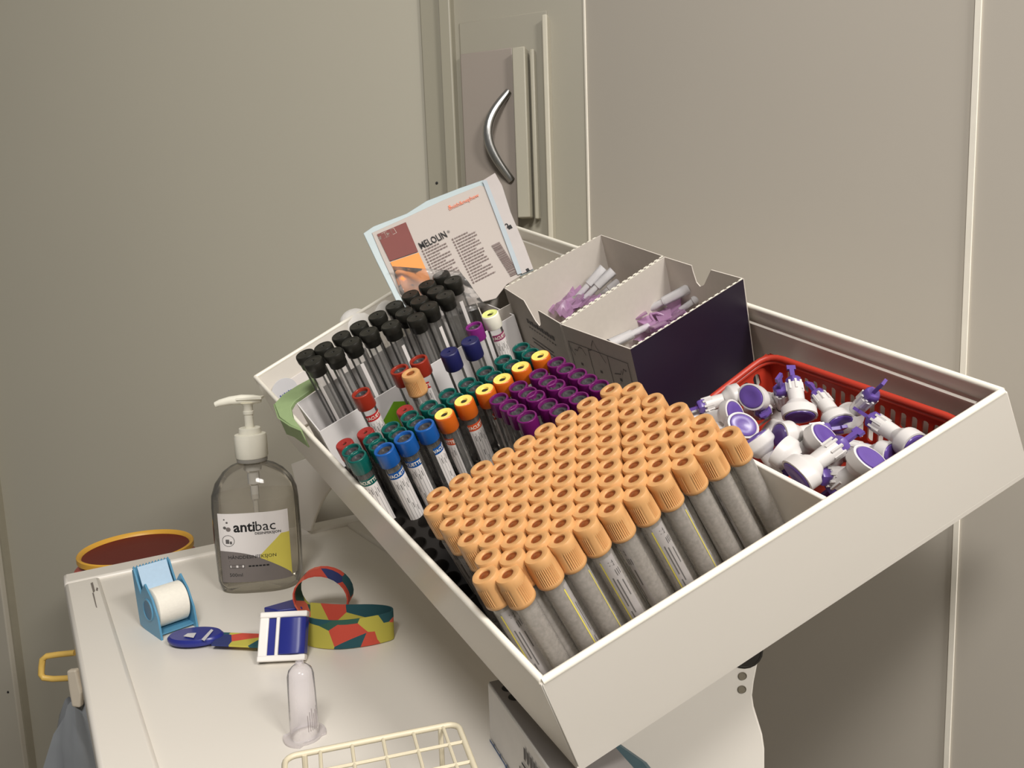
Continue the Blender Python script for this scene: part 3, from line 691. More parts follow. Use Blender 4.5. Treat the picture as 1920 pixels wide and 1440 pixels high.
# ------------------------------------------------------------------ lancets
def build_lancet():
    head = MB().lathe([(.0040, .0105), (.0050, .0092), (.0062, .0070), (.0076, .0058), (.0079, .0048), (.0079, 0), (.0070, -.0002), (.0066, .0004)], 32, sx=1.22, sy=.92, ends=False).mesh('head', LANW)
    face = MB().lathe([(.0067, .0003), (.0064, -.0006), (.0050, -.0010), (.0030, -.0006), (0, -.0005)], 32, sx=1.22, sy=.92, ends=False).mesh('trigger_face', LANP)
    b = MB().lathe([(.0042, .0090), (.0044, .0130), (.0046, .0180), (.0047, .0220), (.0040, .0222), (.0036, .0232)], 20, sx=1.0, sy=.9)
    for k in range(8):
        a = PI * k / 4; b.box((.0044 * math.cos(a), .0041 * math.sin(a), .0205), (.0012, .0012, .0062))
    body = b.mesh('barrel', LANW)
    c = MB().lathe([(.0038, .0222), (.0042, .0230), (.0042, .0258), (.0034, .0268), (.0018, .0270)], 10, rf=lambda i, j: 1.05 if i % 2 else .95)
    c.box((0, 0, .0300), (.0026, .0018, .0065)); c.box((0, 0, .0345), (.0050, .0016, .0030))
    cap = c.mesh('twist_tab', LANP)
    return [('head', head), ('trigger_face', face), ('barrel', body), ('twist_tab', cap)]
LAN = build_lancet()
lz = [  # (face centre px, tip px, face height, tip height, roll, label)
    ((1408, 744), (1452, 752), -.012, -.030, 1.45, 'violet and white lancet with its oval face upright against the rear of the basket'),
    ((1500, 781), (1489, 722), -.020, -.012, 0.0, 'violet and white lancet with broad oval face forwards, middle of the basket'),
    ((1578, 796), (1532, 738), -.024, -.020, .6, 'violet and white lancet with face turned right under the slots'),
    ((1474, 782), (1463, 722), -.045, -.010, .3, 'violet and white lancet standing with its tab upwards at the rear'),
    ((1386, 739), (1345, 752), -.020, -.020, .5, 'violet and white lancet at the rear left seen from its white side'),
    ((1379, 776), (1340, 782), -.018, -.026, 1.4, 'violet and white lancet at left with violet face to the right'),
    ((1394, 797), (1366, 812), -.012, -.028, .9, 'violet and white lancet just behind the rightmost peach cap'),
    ((1426, 760), (1438, 786), -.040, -.004, 0., 'violet and white lancet pointing its tab at the viewer'),
    ((1414, 822), (1446, 862), -.010, -.022, .5, 'violet and white lancet with glossy face right beside the nearest peach cap'),
    ((1462, 818), (1552, 806), -.012, -.020, 1.5, 'violet and white lancet lying level, face edge-on in the basket middle'),
    ((1548, 818), (1478, 858), -.010, -.030, .8, 'violet and white lancet with face upper right and barrel down left'),
    ((1462, 842), (1520, 880), -.012, -.018, .2, 'violet and white lancet by the tray divider with a violet crescent edge'),
    ((1494, 892), (1606, 812), -.010, -.002, 1.2, 'violet and white lancet lying long from the divider up to the right'),
    ((1628, 892), (1518, 893), -.030, -.012, .4, 'violet and white lancet with its tab pointing left at the front of the basket'),
    ((1634, 860), (1556, 920), -.002, -.028, .7, 'violet and white lancet with round face next to the front wall'),
    ((1585, 788), (1636, 738), -.030, -.004, .3, 'violet and white lancet with its tab leaning on the slotted side'),
    ((1716, 838), (1628, 782), -.014, -.012, .9, 'violet and white lancet at the right end with tab to upper left'),
    ((1672, 856), (1606, 842), -.020, -.024, 1.0, 'violet and white lancet low behind the round-faced one'),
    ((1540, 860), (1600, 850), -.040, -.040, .2, 'violet and white lancet deep under the long one'),
    ((1440, 810), (1500, 835), -.046, -.046, .2, 'violet and white lancet deep under the level one')]
for pa, pb, wa, wb, roll, t in lz:
    a, b = on_tray(*pa, wa), on_tray(*pb, wb)
    s = 1.14 + .18 * max(0, min(1, ((b - a).length - .022) / .02))
    T = frame(a, TU, b - a) @ M.Rotation(roll, 4, 'Z') @ M.Scale(s, 4)
    o = thing('lancet', t, 'lancet', T, 'violet and white lancets in the red basket')
    for n, me in LAN: obj(n, me, None, o)

# ------------------------------------------------------------------ things along the back wall of the tray
# dressing packet, leaning in the rear corner
pk0 = at_depth(850, 460, .71); pkn = (R @ V((.10, -.30, -1))).normalized()
tang = -math.radians(25.8)
def pp(px, py): return on_plane(px, py, pk0, pkn)
O = pp(850, 460); ex = (pp(850 + 100 * math.cos(tang), 460 + 100 * math.sin(tang)) - O); SC = ex.length / 100; ex.normalize(); ey = pkn.cross(ex)
pk = thing('dressing_packet', 'white paper dressing packet printed with a maroon and orange block, standing behind the black caps', 'packet', frame(O, ex, pkn)); pki = pk.matrix_world.inverted()
def lp(px, py, off=0): q = pki @ pp(px, py); return V((q.x, q.y, off))
def wavy(p): return .0022 * math.sin(p.x * 70) + .0014 * math.sin(p.y * 90 + 1)
def sheet(pts, z, th, name, m, lab=None, n=1):
    g = MB(); a = [lp(*q) for q in pts]; g.hexa([V((p.x, p.y, z - th)) for p in a], [V((p.x, p.y, z)) for p in a]); return obj(name, g, m, pk, smooth=30, label=lab, bevel=.0004)
sheet([(681, 437), (700, 424), (762, 400), (800, 376), (862, 352), (908, 336), (928, 324), (942, 348), (958, 398), (985, 462), (1001, 506), (975, 518), (950, 532), (930, 560), (760, 600), (735, 548), (706, 490)], -.0004, .0014, 'backing', PALEB, 'pale blue film backing')
sheet([(697, 437), (762, 408), (830, 376), (900, 348), (914, 352), (962, 470), (976, 518), (950, 534), (930, 560), (775, 600), (745, 545), (715, 480)], .0006, .0010, 'paper_front', mat('packet_paper', (184, 174, 166), .6, var=.02, scale=30))
sheet([(905, 339), (928, 325), (941, 348), (957, 398), (984, 462), (1000, 505), (978, 515), (950, 450), (925, 384)], .0012, .0008, 'seal_strip', mat('packet_seal', (182, 174, 170), .5), 'crimped seal along the right edge')
g = MB(); D = Decal(g, lambda x, y, l: V((x, y, .0007 + l * .00012)))
def L2(px, py): q = lp(px, py); return q.x, q.y
D.poly([L2(707, 441), L2(761, 418), L2(784, 473), L2(731, 491)], 0); D.poly([L2(732, 493), L2(785, 475), L2(805, 520), L2(815, 560), L2(770, 575), L2(745, 520)], 1)
def txt(t, px, py, pxsize, mi, bold=0, sx=1, rot=0): x, y = L2(px, py); D.text(t, x, y, pxsize * SC, mi, bold=bold, sx=sx, rot=rot)
txt('MELOLIN', 812, 452, 19, 2, .01, .70); txt('\u00ae', 841, 436, 7, 2)
txt('smith&nephew', 869, 380, 10.5, 3, .01); D.rect(*L2(842, 391), L2(842, 391)[0] + .0022, L2(842, 391)[1] + .0022, 3)
x, y = L2(720, 449); D.rect(x, y, x + .006, y + .0004, 4); D.rect(x, y + .0055, x + .006, y + .0059, 4); D.rect(x + .003, y, x + .0034, y + .0055, 4); D.rect(x + .0095, y - .0002, x + .0136, y + .0002, 4); D.rect(x + .0095, y + .0055, x + .0136, y + .0059, 4); D.rect(x + .0132, y, x + .0136, y + .0055, 4); D.rect(x + .0095, y, x + .0099, y + .0055, 4); D.poly([(x + .0045, y + .001), (x + .0075, y + .0028), (x + .0045, y + .0046)], 4); D.rect(x - .004, y + .0005, x - .0015, y + .0040, 4)
rr = random.Random(11)
for c, (bx0, by0, n) in enumerate(((792, 474, 13), (848, 452, 17))):     # two columns of tiny print
    ux, uy = math.cos(tang), math.sin(tang); vx, vy = -uy, ux
    for k in range(n):
        sx_, sy_ = bx0 + vx * k * 5.6, by0 + vy * k * 5.6
        x, y = L2(sx_, sy_); D.rect(x, y, x + .0016, y + .0016, 5); xx = x + .0028; end = x + (.0245 if k % 3 else rr.uniform(.015, .022))
        while xx < end: w = rr.uniform(.0012, .0036); D.rect(xx, y + .0002, min(xx + w, end), y + .0013, 5); xx += w + .0006
rr = random.Random(4); x, y = L2(921, 462)
yy = y
while yy > y - .036: w = rr.uniform(.0003, .0012); D.rect(x, yy, x + .009, yy - w, 5); yy -= w + rr.uniform(.0003, .0008)
txt('2', 951, 425, 13, 2, .03); D.rect(*L2(954, 432), L2(954, 432)[0] + .0042, L2(954, 432)[1] + .0040, 2); D.rect(*L2(988, 511), L2(988, 511)[0] + .003, L2(988, 511)[1] + .003, 2)
D.mb.add([lp(*q_, .0016) for q_ in ((904, 341), (912, 340), (955, 450), (978, 514), (970, 517), (947, 455))], [(0, 1, 2, 5), (5, 2, 3, 4)], 6)
obj('print', g, [MAROON, ORP, INK, mat('coral_print', (226, 128, 96), .6), WCAP, mat('soft_ink', (128, 112, 108), .8), mat('seal_blue', (168, 178, 184), .5)], pk, smooth=0)
for o in list(pk.children):
    if o.name.startswith('print'): o.location.z = .0008
# clear bag drawn over the packet's foot
bp = at_depth(850, 540, .69); g = MB(); n = 10; vs = []; fs = []
TLp, TRp, BRp, BLp = (736, 500), (862, 508), (912, 575), (770, 615)
for i in range(n + 1):
    for j in range(n + 1):
        s, t = i / n, j / n
        px = (TLp[0] * (1 - s) + TRp[0] * s) * (1 - t) + (BLp[0] * (1 - s) + BRp[0] * s) * t; py = (TLp[1] * (1 - s) + TRp[1] * s) * (1 - t) + (BLp[1] * (1 - s) + BRp[1] * s) * t
        vs.append(at_depth(px, py, .685 + .006 * math.sin(s * 9 + t * 4) + .004 * math.sin(t * 13 - s * 5)))
for i in range(n):
    for j in range(n): a = i * (n + 1) + j; fs.append((a, a + 1, a + n + 2, a + n + 1))
g.add(vs, fs); o = obj('plastic_bag', g, BAGM, smooth=60); sm = o.modifiers.new('film', 'SOLIDIFY'); sm.thickness = .0006
tag(o, 'clear crumpled plastic bag in front of the foot of the dressing packet', 'bag')
# cotton roll behind the black caps
c_ = on_tray(674, 622, -.022); g = MB().lathe([(0, .026)] + [(.0175 * math.sin(t), .010 + .016 * math.cos(t)) for t in (.3, .6, .9, 1.2, 1.5)] + [(.0178, 0), (.0178, -.045), (0, -.046)], 28, rf=lambda i, j: 1 + .03 * math.sin(i * 1.3) * math.sin(j * 2.1))
tag(obj('cotton_roll', g, mat('cotton', (240, 236, 230), .9, bump=.4, scale=300), None, frame(c_, TU, TW)), 'round white cotton roll poking up behind the black caps at the back wall', 'cotton')
c_ = on_tray(722, 584, -.014); g = MB().lathe([(0, .012)] + [(.014 * math.sin(t), -.002 + .014 * math.cos(t)) for t in (.4, .8, 1.2, 1.5)] + [(.014, -.06), (0, -.061)], 24, rf=lambda i, j: 1 + .05 * math.sin(i * 1.9 + j))
tag(obj('cotton_roll', g, MATS['cotton'], None, frame(c_, TU, TW), ), 'smaller white cotton roll next to the foot of the dressing packet', 'cotton')
# paper sheets and round sticker on the inner back wall
an = TW.cross(TB - TA).normalized(); an = an if an.dot(CAM - TA) > 0 else -an
pA = ri[0] + an * .0008
def onA(px, py, off): return on_plane(px, py, pA + an * off, an)
g = MB(); q = [onA(a, b, .002) for a, b in ((503, 737), (560, 700), (640, 655), (720, 640), (720, 740), (560, 800))]; g.hexa(q, [p + an * .0008 for p in q])
tag(obj('paper_sheet', g, PAPER, smooth=0), 'white paper sheet standing against the inside of the back wall at the left corner', 'paper')
ctr = onA(534, 733, .0034); g = MB().lathe([(.0135, 0), (.0135, .0004), (0, .0005)], 32, 0, tl_ := frame(ctr, TB - TA, an))
st = tag(obj('round_sticker', MB().lathe([(.0135, 0), (.0135, .0004), (0, .0005)], 32), mat('sticker_grey', (216, 216, 220), .5), None, tl_), 'round pale grey sticker with blue writing in the left corner of the tray', 'sticker')
g = MB(); D = Decal(g, lambda x, y, l: (x, y, .0006 + l * .00005))
for k in range(6): D.rect(-.007 + k * .0024, -.004 + .0006 * (k % 3), -.0056 + k * .0024, -.0012 - .0005 * (k % 2), 0)
obj('print', g, mat('blue_ink', (70, 90, 160), .6), st, smooth=0)
# green tape over the left rim
g = MB()
ot = [(514, 757), (530, 740), (558, 722), (588, 706), (593, 724), (572, 738), (552, 752), (545, 764), (549, 782), (560, 797), (566, 806), (545, 797), (524, 782)]
p_ = [on_tray(a, b, .0065) for a, b in ot]; g.hexa([p - TW * .0035 for p in p_], p_)
so = [(514, 757), (524, 782), (545, 797), (566, 806)]; p_ = [on_tray(a, b, .0065) for a, b in so]; out_ = -(TW.cross(TA - TD)).normalized(); out_ = out_ if out_.dot(TA - cen) > 0 else -out_
q_ = [p - TW * (.012 + .006 * (k % 2)) + out_ * .001 for k, p in enumerate(p_)]
g.hexa(p_ + q_[::-1], [p + out_ * .0012 for p in p_ + q_[::-1]])
tag(obj('tape_strip', g, GTAPE, smooth=30, bevel=.001), 'pale green tape stuck over the left rim of the tray by the white carton', 'tape')

# ------------------------------------------------------------------ pump bottle
b0 = on_table(492, 1093); yaw = frame(b0, R @ V((1, 0, .10)), (0, 0, 1))
bt = thing('pump_bottle', 'clear plastic pump bottle of hand sanitiser at the back of the trolley', 'bottle', yaw)
def sup(i, seg, p=2.6):
    a = 2 * PI * i / seg; c, s = abs(math.cos(a)), abs(math.sin(a)); return (c ** p + s ** p) ** (-1 / p)
SG = 64
bprof = [(.036, .0), (.040, .0025), (.0428, .012), (.0438, .05), (.0438, .092), (.0428, .104), (.039, .116), (.031, .127), (.022, .133), (.0150, .1355), (.0145, .142)]
def brf(prof): return lambda i, j: sup(i, SG, 2.0 + 1.0 * min(1, max(0, (.128 - prof[j][1]) / .02)))
obj('bottle_body', MB().lathe(bprof, SG, rf=brf(bprof), sy=.72, ends=False), clear('bottle_clear', (215, 210, 200), .12, .05, .22, (.985, .98, .97)), bt)
gp_ = [(0, .002), (.035, .0022), (.040, .006), (.0424, .014), (.0430, .05), (.0430, .098), (.0425, .1)]
obj('gel', MB().lathe(gp_ + [(0, .1005)], SG, rf=lambda i, j: sup(i, SG, 3.0), sy=.71, ends=False), clear('gel_clear', (205, 200, 190), .12, .1, .06, (.98, .975, .96)), bt, label='clear gel filling most of the bottle')
obj('neck_ring', MB().lathe([(.0155, .1365), (.0158, .139), (.0155, .1405)], 32, ends=False), mat('neck_grey', (150, 146, 138), .4), bt)
cp = [(.0158, .1405), (.0165, .142), (.0165, .1625), (.0158, .1655), (.0115, .166), (.0110, .172), (.0105, .1725), (.0050, .1725)]
obj('pump_collar', MB().lathe(cp, 72, rf=lambda i, j: (1.012 if i % 2 else .99) if 1 <= j <= 2 else 1), WCAP, bt, label='white ribbed collar')
h = MB().lathe([(.0046, .172), (.0046, .186), (.0055, .187), (.0055, .190), (.0048, .1905), (.0050, .196), (.0075, .199)], 20)
h.tube([(.014, 0, .2020), (.006, 0, .2022), (-.006, 0, .2026), (-.018, 0, .2020), (-.028, 0, .2002), (-.033, 0, .1985)], [.0036, .0050, .0054, .0046, .0038, .0030], 12)
h.box((.003, 0, .2040), (.026, .013, .0022))
obj('pump_head', h, WCAP, bt, label='white spout pointing left')
obj('dip_tube', MB().lathe([(.0095, .136), (.0095, .127), (.0068, .125), (.0066, .112), (.0048, .110), (.0046, .095), (.003, .094), (.003, .01)], 20, ends=False), clear('dip_white', (235, 232, 226), .6, .2, .2), bt)
# label wrapped on the front
def bface(x, y, l):
    a0 = -PI / 2 + x / .043
    # radius on the superellipse at that angle
    c, s = math.cos(a0), math.sin(a0); p = 3.0; r = .0440 * (abs(c) ** p + abs(s) ** p) ** (-1 / p) + .0004 + l * .00012
    return (r * c, r * s * .72 - .0002, y)
g = MB(); D = Decal(g, bface)
x0, x1, y0, y1 = -.0310, .0370, .0145, .0885
D.rect(x0, y0, x1, y1, 0, 0, 24)
def area_(f, lo, mi, n=24, a=x0, b=x1, lift=.6):
    for k in range(n):
        xa, xb = a + (b - a) * k / n, a + (b - a) * (k + 1) / n
        D.poly([(xa, lo(xa)), (xb, lo(xb)), (xb, f(xb)), (xa, f(xa))], mi, lift)
curve = lambda x: y0 + .034 - .030 * ((x - x0) / (x1 - x0)) ** 2.2
area_(curve, lambda x: y0, 1)
area_(lambda x: min(.0640, .0405 + (x - .006) * 1.05), lambda x: max(curve(x) if x < .0362 else y0, y0 + .002), 2, a=.008, b=x1, lift=.8)
D.text('anti', -.0050, .0735, .0150, 3, bold=.025, sx=.95, lift=2); D.text('bac', .0146, .0735, .0150, 3, bold=.0, sx=.95, lift=2)
D.text('DESINFEKSJON', .0165, .0662, .0036, 3, lift=2, bold=.02)
for q in ((-.0240, .0735, .0016, 4), (-.0205, .0718, .0024, 1), (-.0215, .0790, .0011, 4), (-.0240, .0822, .0008, 4)): D.poly([(q[0] + q[2] * math.cos(t * PI / 6), q[1] + q[2] * math.sin(t * PI / 6)) for t in range(12)], q[3], 1)
for k in range(24):
    t, t2 = 2 * PI * k / 24, 2 * PI * (k + .8) / 24; cx_, cy_ = -.0215, .0595
    D.poly([(cx_ + a * math.cos(u), cy_ + a * math.sin(u)) for a, u in ((.0055, t), (.0062, t), (.0062, t2), (.0055, t2))], 4, 1)
D.rect(-.0240, .0565, -.0205, .0610, 4, 1); D.rect(-.0200, .0560, -.0180, .0590, 4, 1)
D.text('H\u00c5NDDESINFEKSJON', .0, .0415, .0050, 3, lift=3, sx=.95); D.rect(-.022, .0372, .015, .0375, 3, 2)
for a, b, c, d in ((-.022, .0300, -.008, .0303), (-.022, .0332, -.008, .0335), (-.022, .0300, -.0217, .0335), (-.0083, .0300, -.008, .0335)): D.rect(a, b, c, d, 3, 2, 2)
D.rect(-.0215, .0306, -.0085, .0330, 0, 1, 2); [D.rect(-.004 + .0034 * k, .0308, -.0014 + .0034 * k, .0324, 3, 2, 2) for k in range(6)]; D.text('500ml', -.0165, .0225, .0052, 3, lift=2)
obj('label_sticker', g, [PAPER, mat('label_grey', (122, 114, 110), .6), YEL, INK, INKG], bt, smooth=0)

# ------------------------------------------------------------------ surgical tape in its dispenser
d0 = on_table(316, 1174); xr = on_table(358, 1168) - on_table(296, 1190); xr.z = 0
dp = thing('tape_dispenser', 'blue plastic dispenser holding a roll of white surgical tape, left of the bottle', 'dispenser', frame(d0, xr, (0, 0, 1)))
LB_ = mat('dispenser_blue', (86, 144, 176), .35, var=.05); 
# y runs away from the viewer here
w2 = .0165
pol = [(-.026, 0), (-.022, .020), (-.012, .036), (.002, .047), (.009, .040), (.013, .034), (.020, .045), (.026, .056), (.029, .054), (.026, .03), (.022, .002), (.010, 0)]
for s, nme in ((-1, 'left_cheek'), (1, 'right_cheek')):
    g = MB().hexa([(s * w2 - .0009, a, b) for a, b in pol], [(s * w2 + .0009, a, b) for a, b in pol]); g.tube([(s * w2 + s * .0008, -.002 + .010 * math.cos(t * PI / 8), .023 + .010 * math.sin(t * PI / 8)) for t in range(16)], .0012, 6, closed=True)
    ck = obj(nme, g, LB_, dp, smooth=30)
    obj('hub', MB().lathe([(.0094, -.0006), (.0090, .0006), (.0060, .0003), (0, .0003)], 28, 0, M.Translation((s * (w2 + .0009), -.002, .023)) @ M.Rotation(s * PI / 2, 4, 'Y')), mat('dispenser_blue_deep', (54, 104, 138), .4), ck, label='darker round hub')
g = MB().hexa([(-w2, .022, .004), (w2, .022, .004), (w2, .0235, .004), (-w2, .0235, .004)], [(-w2, .027, .056), (w2, .027, .056), (w2, .0285, .056), (-w2, .0285, .056)])
g.box((0, -.012, .003), (2 * w2, .016, .0015)); obj('back_plate', g, LB_, dp)
g = MB()
for k in range(12):
    x = -w2 + .0005 + k * (2 * w2 - .001) / 11; g.add([(x - .0013, .027, .056), (x + .0013, .027, .056), (x, .0275, .0585), (x - .0013, .0285, .056), (x + .0013, .0285, .056)], [(0, 1, 2), (4, 3, 2), (0, 2, 3), (1, 4, 2)])
obj('cutting_teeth', g, LB_, dp, smooth=0)
T = M.Translation((0, -.002, .023)) @ M.Rotation(PI / 2, 4, 'Y')
obj('tape_roll', MB().lathe([(.0095, -.0140), (.0180, -.0140), (.0186, -.0135), (.0186, .0135), (.0180, .0140), (.0095, .0140), (.0095, -.0140)], 40, 0, T, ends=False), mat('tape_white', (240, 235, 222), .8, bump=.2, scale=400), dp, label='roll of white tape')
g = MB().ribbon([(0, .012, .034), (0, .018, .043), (0, .0255, .057)], (.0275, 0, 0), .0005); obj('tape_end', g, mat('tape_blue_white', (176, 202, 224), .75, bump=.2, scale=300), dp)

# ------------------------------------------------------------------ tourniquet
def strap_mat():
    m = bpy.data.materials.new('strap_pattern'); m.use_nodes = True; nt = m.node_tree; b = nt.nodes['Principled BSDF']; b.inputs['Roughness'].default_value = .8
    tc = nt.nodes.new('ShaderNodeTexCoord'); vo = nt.nodes.new('ShaderNodeTexVoronoi'); vo.inputs['Scale'].default_value = 40
    mp = nt.nodes.new('ShaderNodeMapping'); mp.inputs['Scale'].default_value = (1, 1, 1.2); mp.inputs['Rotation'].default_value = (.3, .5, .7)
    nt.links.new(tc.outputs['Object'], mp.inputs[0]); nt.links.new(mp.outputs[0], vo.inputs['Vector'])
    sx = nt.nodes.new('ShaderNodeSeparateColor'); nt.links.new(vo.outputs['Color'], sx.inputs[0])
    cr = nt.nodes.new('ShaderNodeValToRGB'); cr.color_ramp.interpolation = 'CONSTANT'
    cols = [(204, 78, 60), (36, 84, 92), (192, 182, 76), (44, 54, 108), (216, 104, 80), (48, 92, 78)]
    el = cr.color_ramp.elements; el[0].position = 0; el[0].color = lin(cols[0]) + (1,); el[1].position = .17; el[1].color = lin(cols[1]) + (1,)
    for k in range(2, 6): e = el.new(k / 6); e.color = lin(cols[k]) + (1,)
    nt.links.new(sx.outputs[0], cr.inputs[0]); nt.links.new(cr.outputs[0], b.inputs['Base Color']); return m
STRAP = strap_mat(); NB_ = mat('tourniquet_navy', (38, 46, 130), .3); TWH = mat('tourniquet_white', (240, 236, 230), .35)
k0 = on_table(530, 1205); tx = on_table(590, 1200) - on_table(470, 1206)
tq = thing('tourniquet', 'colourful patterned tourniquet strap with white and blue buckle, lying before the pump bottle', 'tourniquet', frame(k0, tx, (0, 0, 1))); tqi = tq.matrix_world.inverted()
def tp(px, py, h=0): return tqi @ on_table(px, py, h)
# end tab
c_ = tp(367, 1194, .006); g = MB().lathe([(.0235, -.003), (.0250, -.001), (.0250, .001), (.0228, .0032), (0, .0036)], 36, 0, loc(c_) @ M.Rotation(-.03, 4, 'Z'), sy=.60); obj('end_tab', g, NB_, tq, label='oval navy pull tab')
g = MB(); q = [tp(*p, .0102) for p in ((344, 1193), (352, 1188), (368, 1187), (363, 1196))]; g.hexa(q, [p + V((0, 0, .0003)) for p in q])
q = [tp(*p, .0102) for p in ((378, 1199), (396, 1180), (400, 1182), (383, 1202))]; g.hexa(q, [p + V((0, 0, .0003)) for p in q]); obj('tab_window', g, mat('tab_silver', (206, 204, 206), .4), tq, smooth=0, label='pale window and lettering of the tab')
a, b = tp(405, 1198, .006), tp(500, 1202, .006)
obj('strap', MB().ribbon([a, a.lerp(b, .5), b], (0, .0235, 0), .0016), STRAP, tq)
# buckle, propped up on its lower edge
BKT = loc(tp(533, 1193, .0195)) @ M.Rotation(math.radians(60), 4, 'X') @ M.Scale(.92, 4)
g = MB()
for (x0_, x1_, y0_, y1_, z0_, z1_) in ((-.0225, -.0140, -.022, .022, -.005, .005), (-.0070, -.0035, -.022, .022, -.005, .0055), (-.0225, .0215, .0165, .022, -.005, .006), (-.0225, .0215, -.022, -.0165, -.005, .006)):
    g.box(((x0_ + x1_) / 2, (y0_ + y1_) / 2, (z0_ + z1_) / 2), (x1_ - x0_, y1_ - y0_, z1_ - z0_))
obj('buckle_frame', g, TWH, tq, BKT, bevel=.0012, label='white plastic buckle frame')
obj('buckle_window', MB().box((-.0105, 0, 0), (.0074, .034, .006)), NB_, tq, BKT, bevel=.0006)
g = MB(); pr_ = [(-.0032, -.004), (-.0032, .0060), (.0, .0075), (.008, .0090), (.0150, .0082), (.0205, .0045), (.0215, -.004)]
g.hexa([(a, -.0163, b) for a, b in pr_], [(a, .0163, b) for a, b in pr_]); obj('release_button', g, NB_, tq, BKT, smooth=50, bevel=.0008, label='glossy navy release button')
q = [tp(495, 1146, .012), tp(551, 1130, .012), tp(568, 1146, .012), tp(520, 1152, .012)]
g = MB().hexa([V((p.x, p.y, .004)) for p in q], [V((p.x, p.y, .016)) for p in q]); obj('rear_clip', g, NB_, tq, bevel=.001)
# standing part of the strap with its fold at the right
path = [tp(576, 1208), tp(600, 1214), tp(640, 1216), tp(690, 1210), tp(725, 1202)]
e_, f_ = tp(738, 1196), tp(732, 1188)
pth = path + [e_, f_, tp(700, 1184), tp(640, 1184), tp(585, 1180)]
sm_ = []
for k in range(len(pth) - 1):
    p0_, p1_, p2_, p3_ = pth[max(k - 1, 0)], pth[k], pth[k + 1], pth[min(k + 2, len(pth) - 1)]
    for t in (0, .25, .5, .75): sm_.append(.5 * ((2 * p1_) + (p2_ - p0_) * t + (2 * p0_ - 5 * p1_ + 4 * p2_ - p3_) * t * t + (3 * p1_ - p0_ - 3 * p2_ + p3_) * t ** 3))
sm_.append(pth[-1])
obj('strap', MB().ribbon([V((p.x, p.y, .0130)) for p in sm_], (0, .004, .0245), .0014), STRAP, tq)
# the raised loop
lc = tp(606, 1168); pth = []; up = V((0, 0, 1))
for k in range(25):
    a = -.62 * PI + 1.9 * PI * k / 24; pth.append(V((lc.x - .0245 * math.sin(a + .12) * 1.02, lc.y + .012 - .006 * k / 24, .025 + .0225 * math.cos(a))))
pth = [p for p in pth]
obj('strap', MB().ribbon(pth, (0.001, .0235, 0), .0014), STRAP, tq, label='raised loop of the strap')

# ------------------------------------------------------------------ clear tube holder
h0 = on_table(572, 1380); th = thing('tube_holder', 'clear plastic needle holder standing on its flange in front of the tourniquet', 'holder', frame(h0, xr, (0, 0, 1)))
HC = clear('holder_clear', (235, 230, 232), .30, .15, .08, (.99, .985, .99))
obj('barrel', MB().lathe([(.0100, .0015), (.0096, .030), (.0092, .046), (.0080, .0500), (.0055, .0525), (.0030, .0535), (.0028, .0560), (.0018, .0562), (.0018, .054)], 40, ends=False), HC, th)
obj('flange', MB().lathe([(.0096, 0), (.0148, 0), (.0150, .0008), (.0148, .0018), (.0100, .0020)], 40, rf=lambda i, j: 1 if abs(math.sin(2 * PI * i / 40)) < .75 else .82, ends=False), HC, th)
g = MB()
for k in range(6):
    a = -PI / 2 + .16 * (k - 1.5); g.tube([(.0099 * math.cos(a), .0099 * math.sin(a), .008), (.0098 * math.cos(a), .0098 * math.sin(a), .020 + .002 * (k % 3))], .0003, 6)
obj('rib', g, clear('holder_rib', (170, 160, 160), .5, .2, .2), th)

# ------------------------------------------------------------------ cream wire tube rack
HW = .068
w0, w1 = on_table(534, 1420, HW), on_table(858, 1356, HW); wx = w1 - w0; Lw = wx.length; wx.normalize(); wy = V((wx.y, -wx.x, 0)); wy = wy if wy.y < 0 else -wy
wr = thing('wire_rack', 'cream coated wire tube rack in the foreground of the trolley', 'rack', frame(V((w0.x, w0.y, TABLE)), wx, (0, 0, 1)))
sg = -1 if V((0, 0, 1)).cross(wx).dot(wy) < 0 else 1
CW = mat('cream_wire', (216, 206, 180), .4); Dw = .072
for hh, nm in ((HW, 'top_frame'), (.030, 'middle_frame'), (.006, 'bottom_frame')):
    pts = []
    for cxx, cyy, sx1, sy1 in ((0, 0, 1, 1), (Lw, 0, -1, 1), (Lw, Dw, -1, -1), (0, Dw, 1, -1)):
        r_ = .006; ar = [(cxx + sx1 * r_ * (1 - math.sin(t)), cyy + sy1 * r_ * (1 - math.cos(t))) for t in (0, PI / 8, PI / 4, 3 * PI / 8, PI / 2)]
        if sx1 * sy1 > 0: ar = ar[::-1] if False else ar
        pts.append(ar)
    loop = pts[0][::-1] + pts[1] + pts[2][::-1] + pts[3]
    loop = []
    for ar, rev in zip(pts, (True, False, True, False)):
        a_ = ar
        # order each corner so that the loop runs round the frame
        loop.append(a_)
    order = [loop[0] if loop[0][0][1] > loop[0][-1][1] else loop[0][::-1], loop[1] if loop[1][0][1] < loop[1][-1][1] else loop[1][::-1], loop[2] if loop[2][0][1] < loop[2][-1][1] else loop[2][::-1], loop[3] if loop[3][0][1] > loop[3][-1][1] else loop[3][::-1]]
    order[2] = order[2] if order[2][0][0] > order[2][-1][0] else order[2][::-1]
    P_ = [(x, sg * y, hh) for ar in order for x, y in ar]
    obj(nm, MB().tube(P_, .00165 if hh == HW else .0012, 10, closed=True), CW, wr)
    if hh != .006:
        for i in range(1, 6): obj('cross_wire', MB().tube([(Lw * (i - .15) / 5.6 + .004, 0, hh), (Lw * (i - .15) / 5.6 + .004, sg * Dw, hh)], .0010, 8), CW, wr)
        for i in range(1, 4): obj('long_wire', MB().tube([(0, sg * Dw * i / 4, hh), (Lw, sg * Dw * i / 4, hh)], .0010, 8), CW, wr)
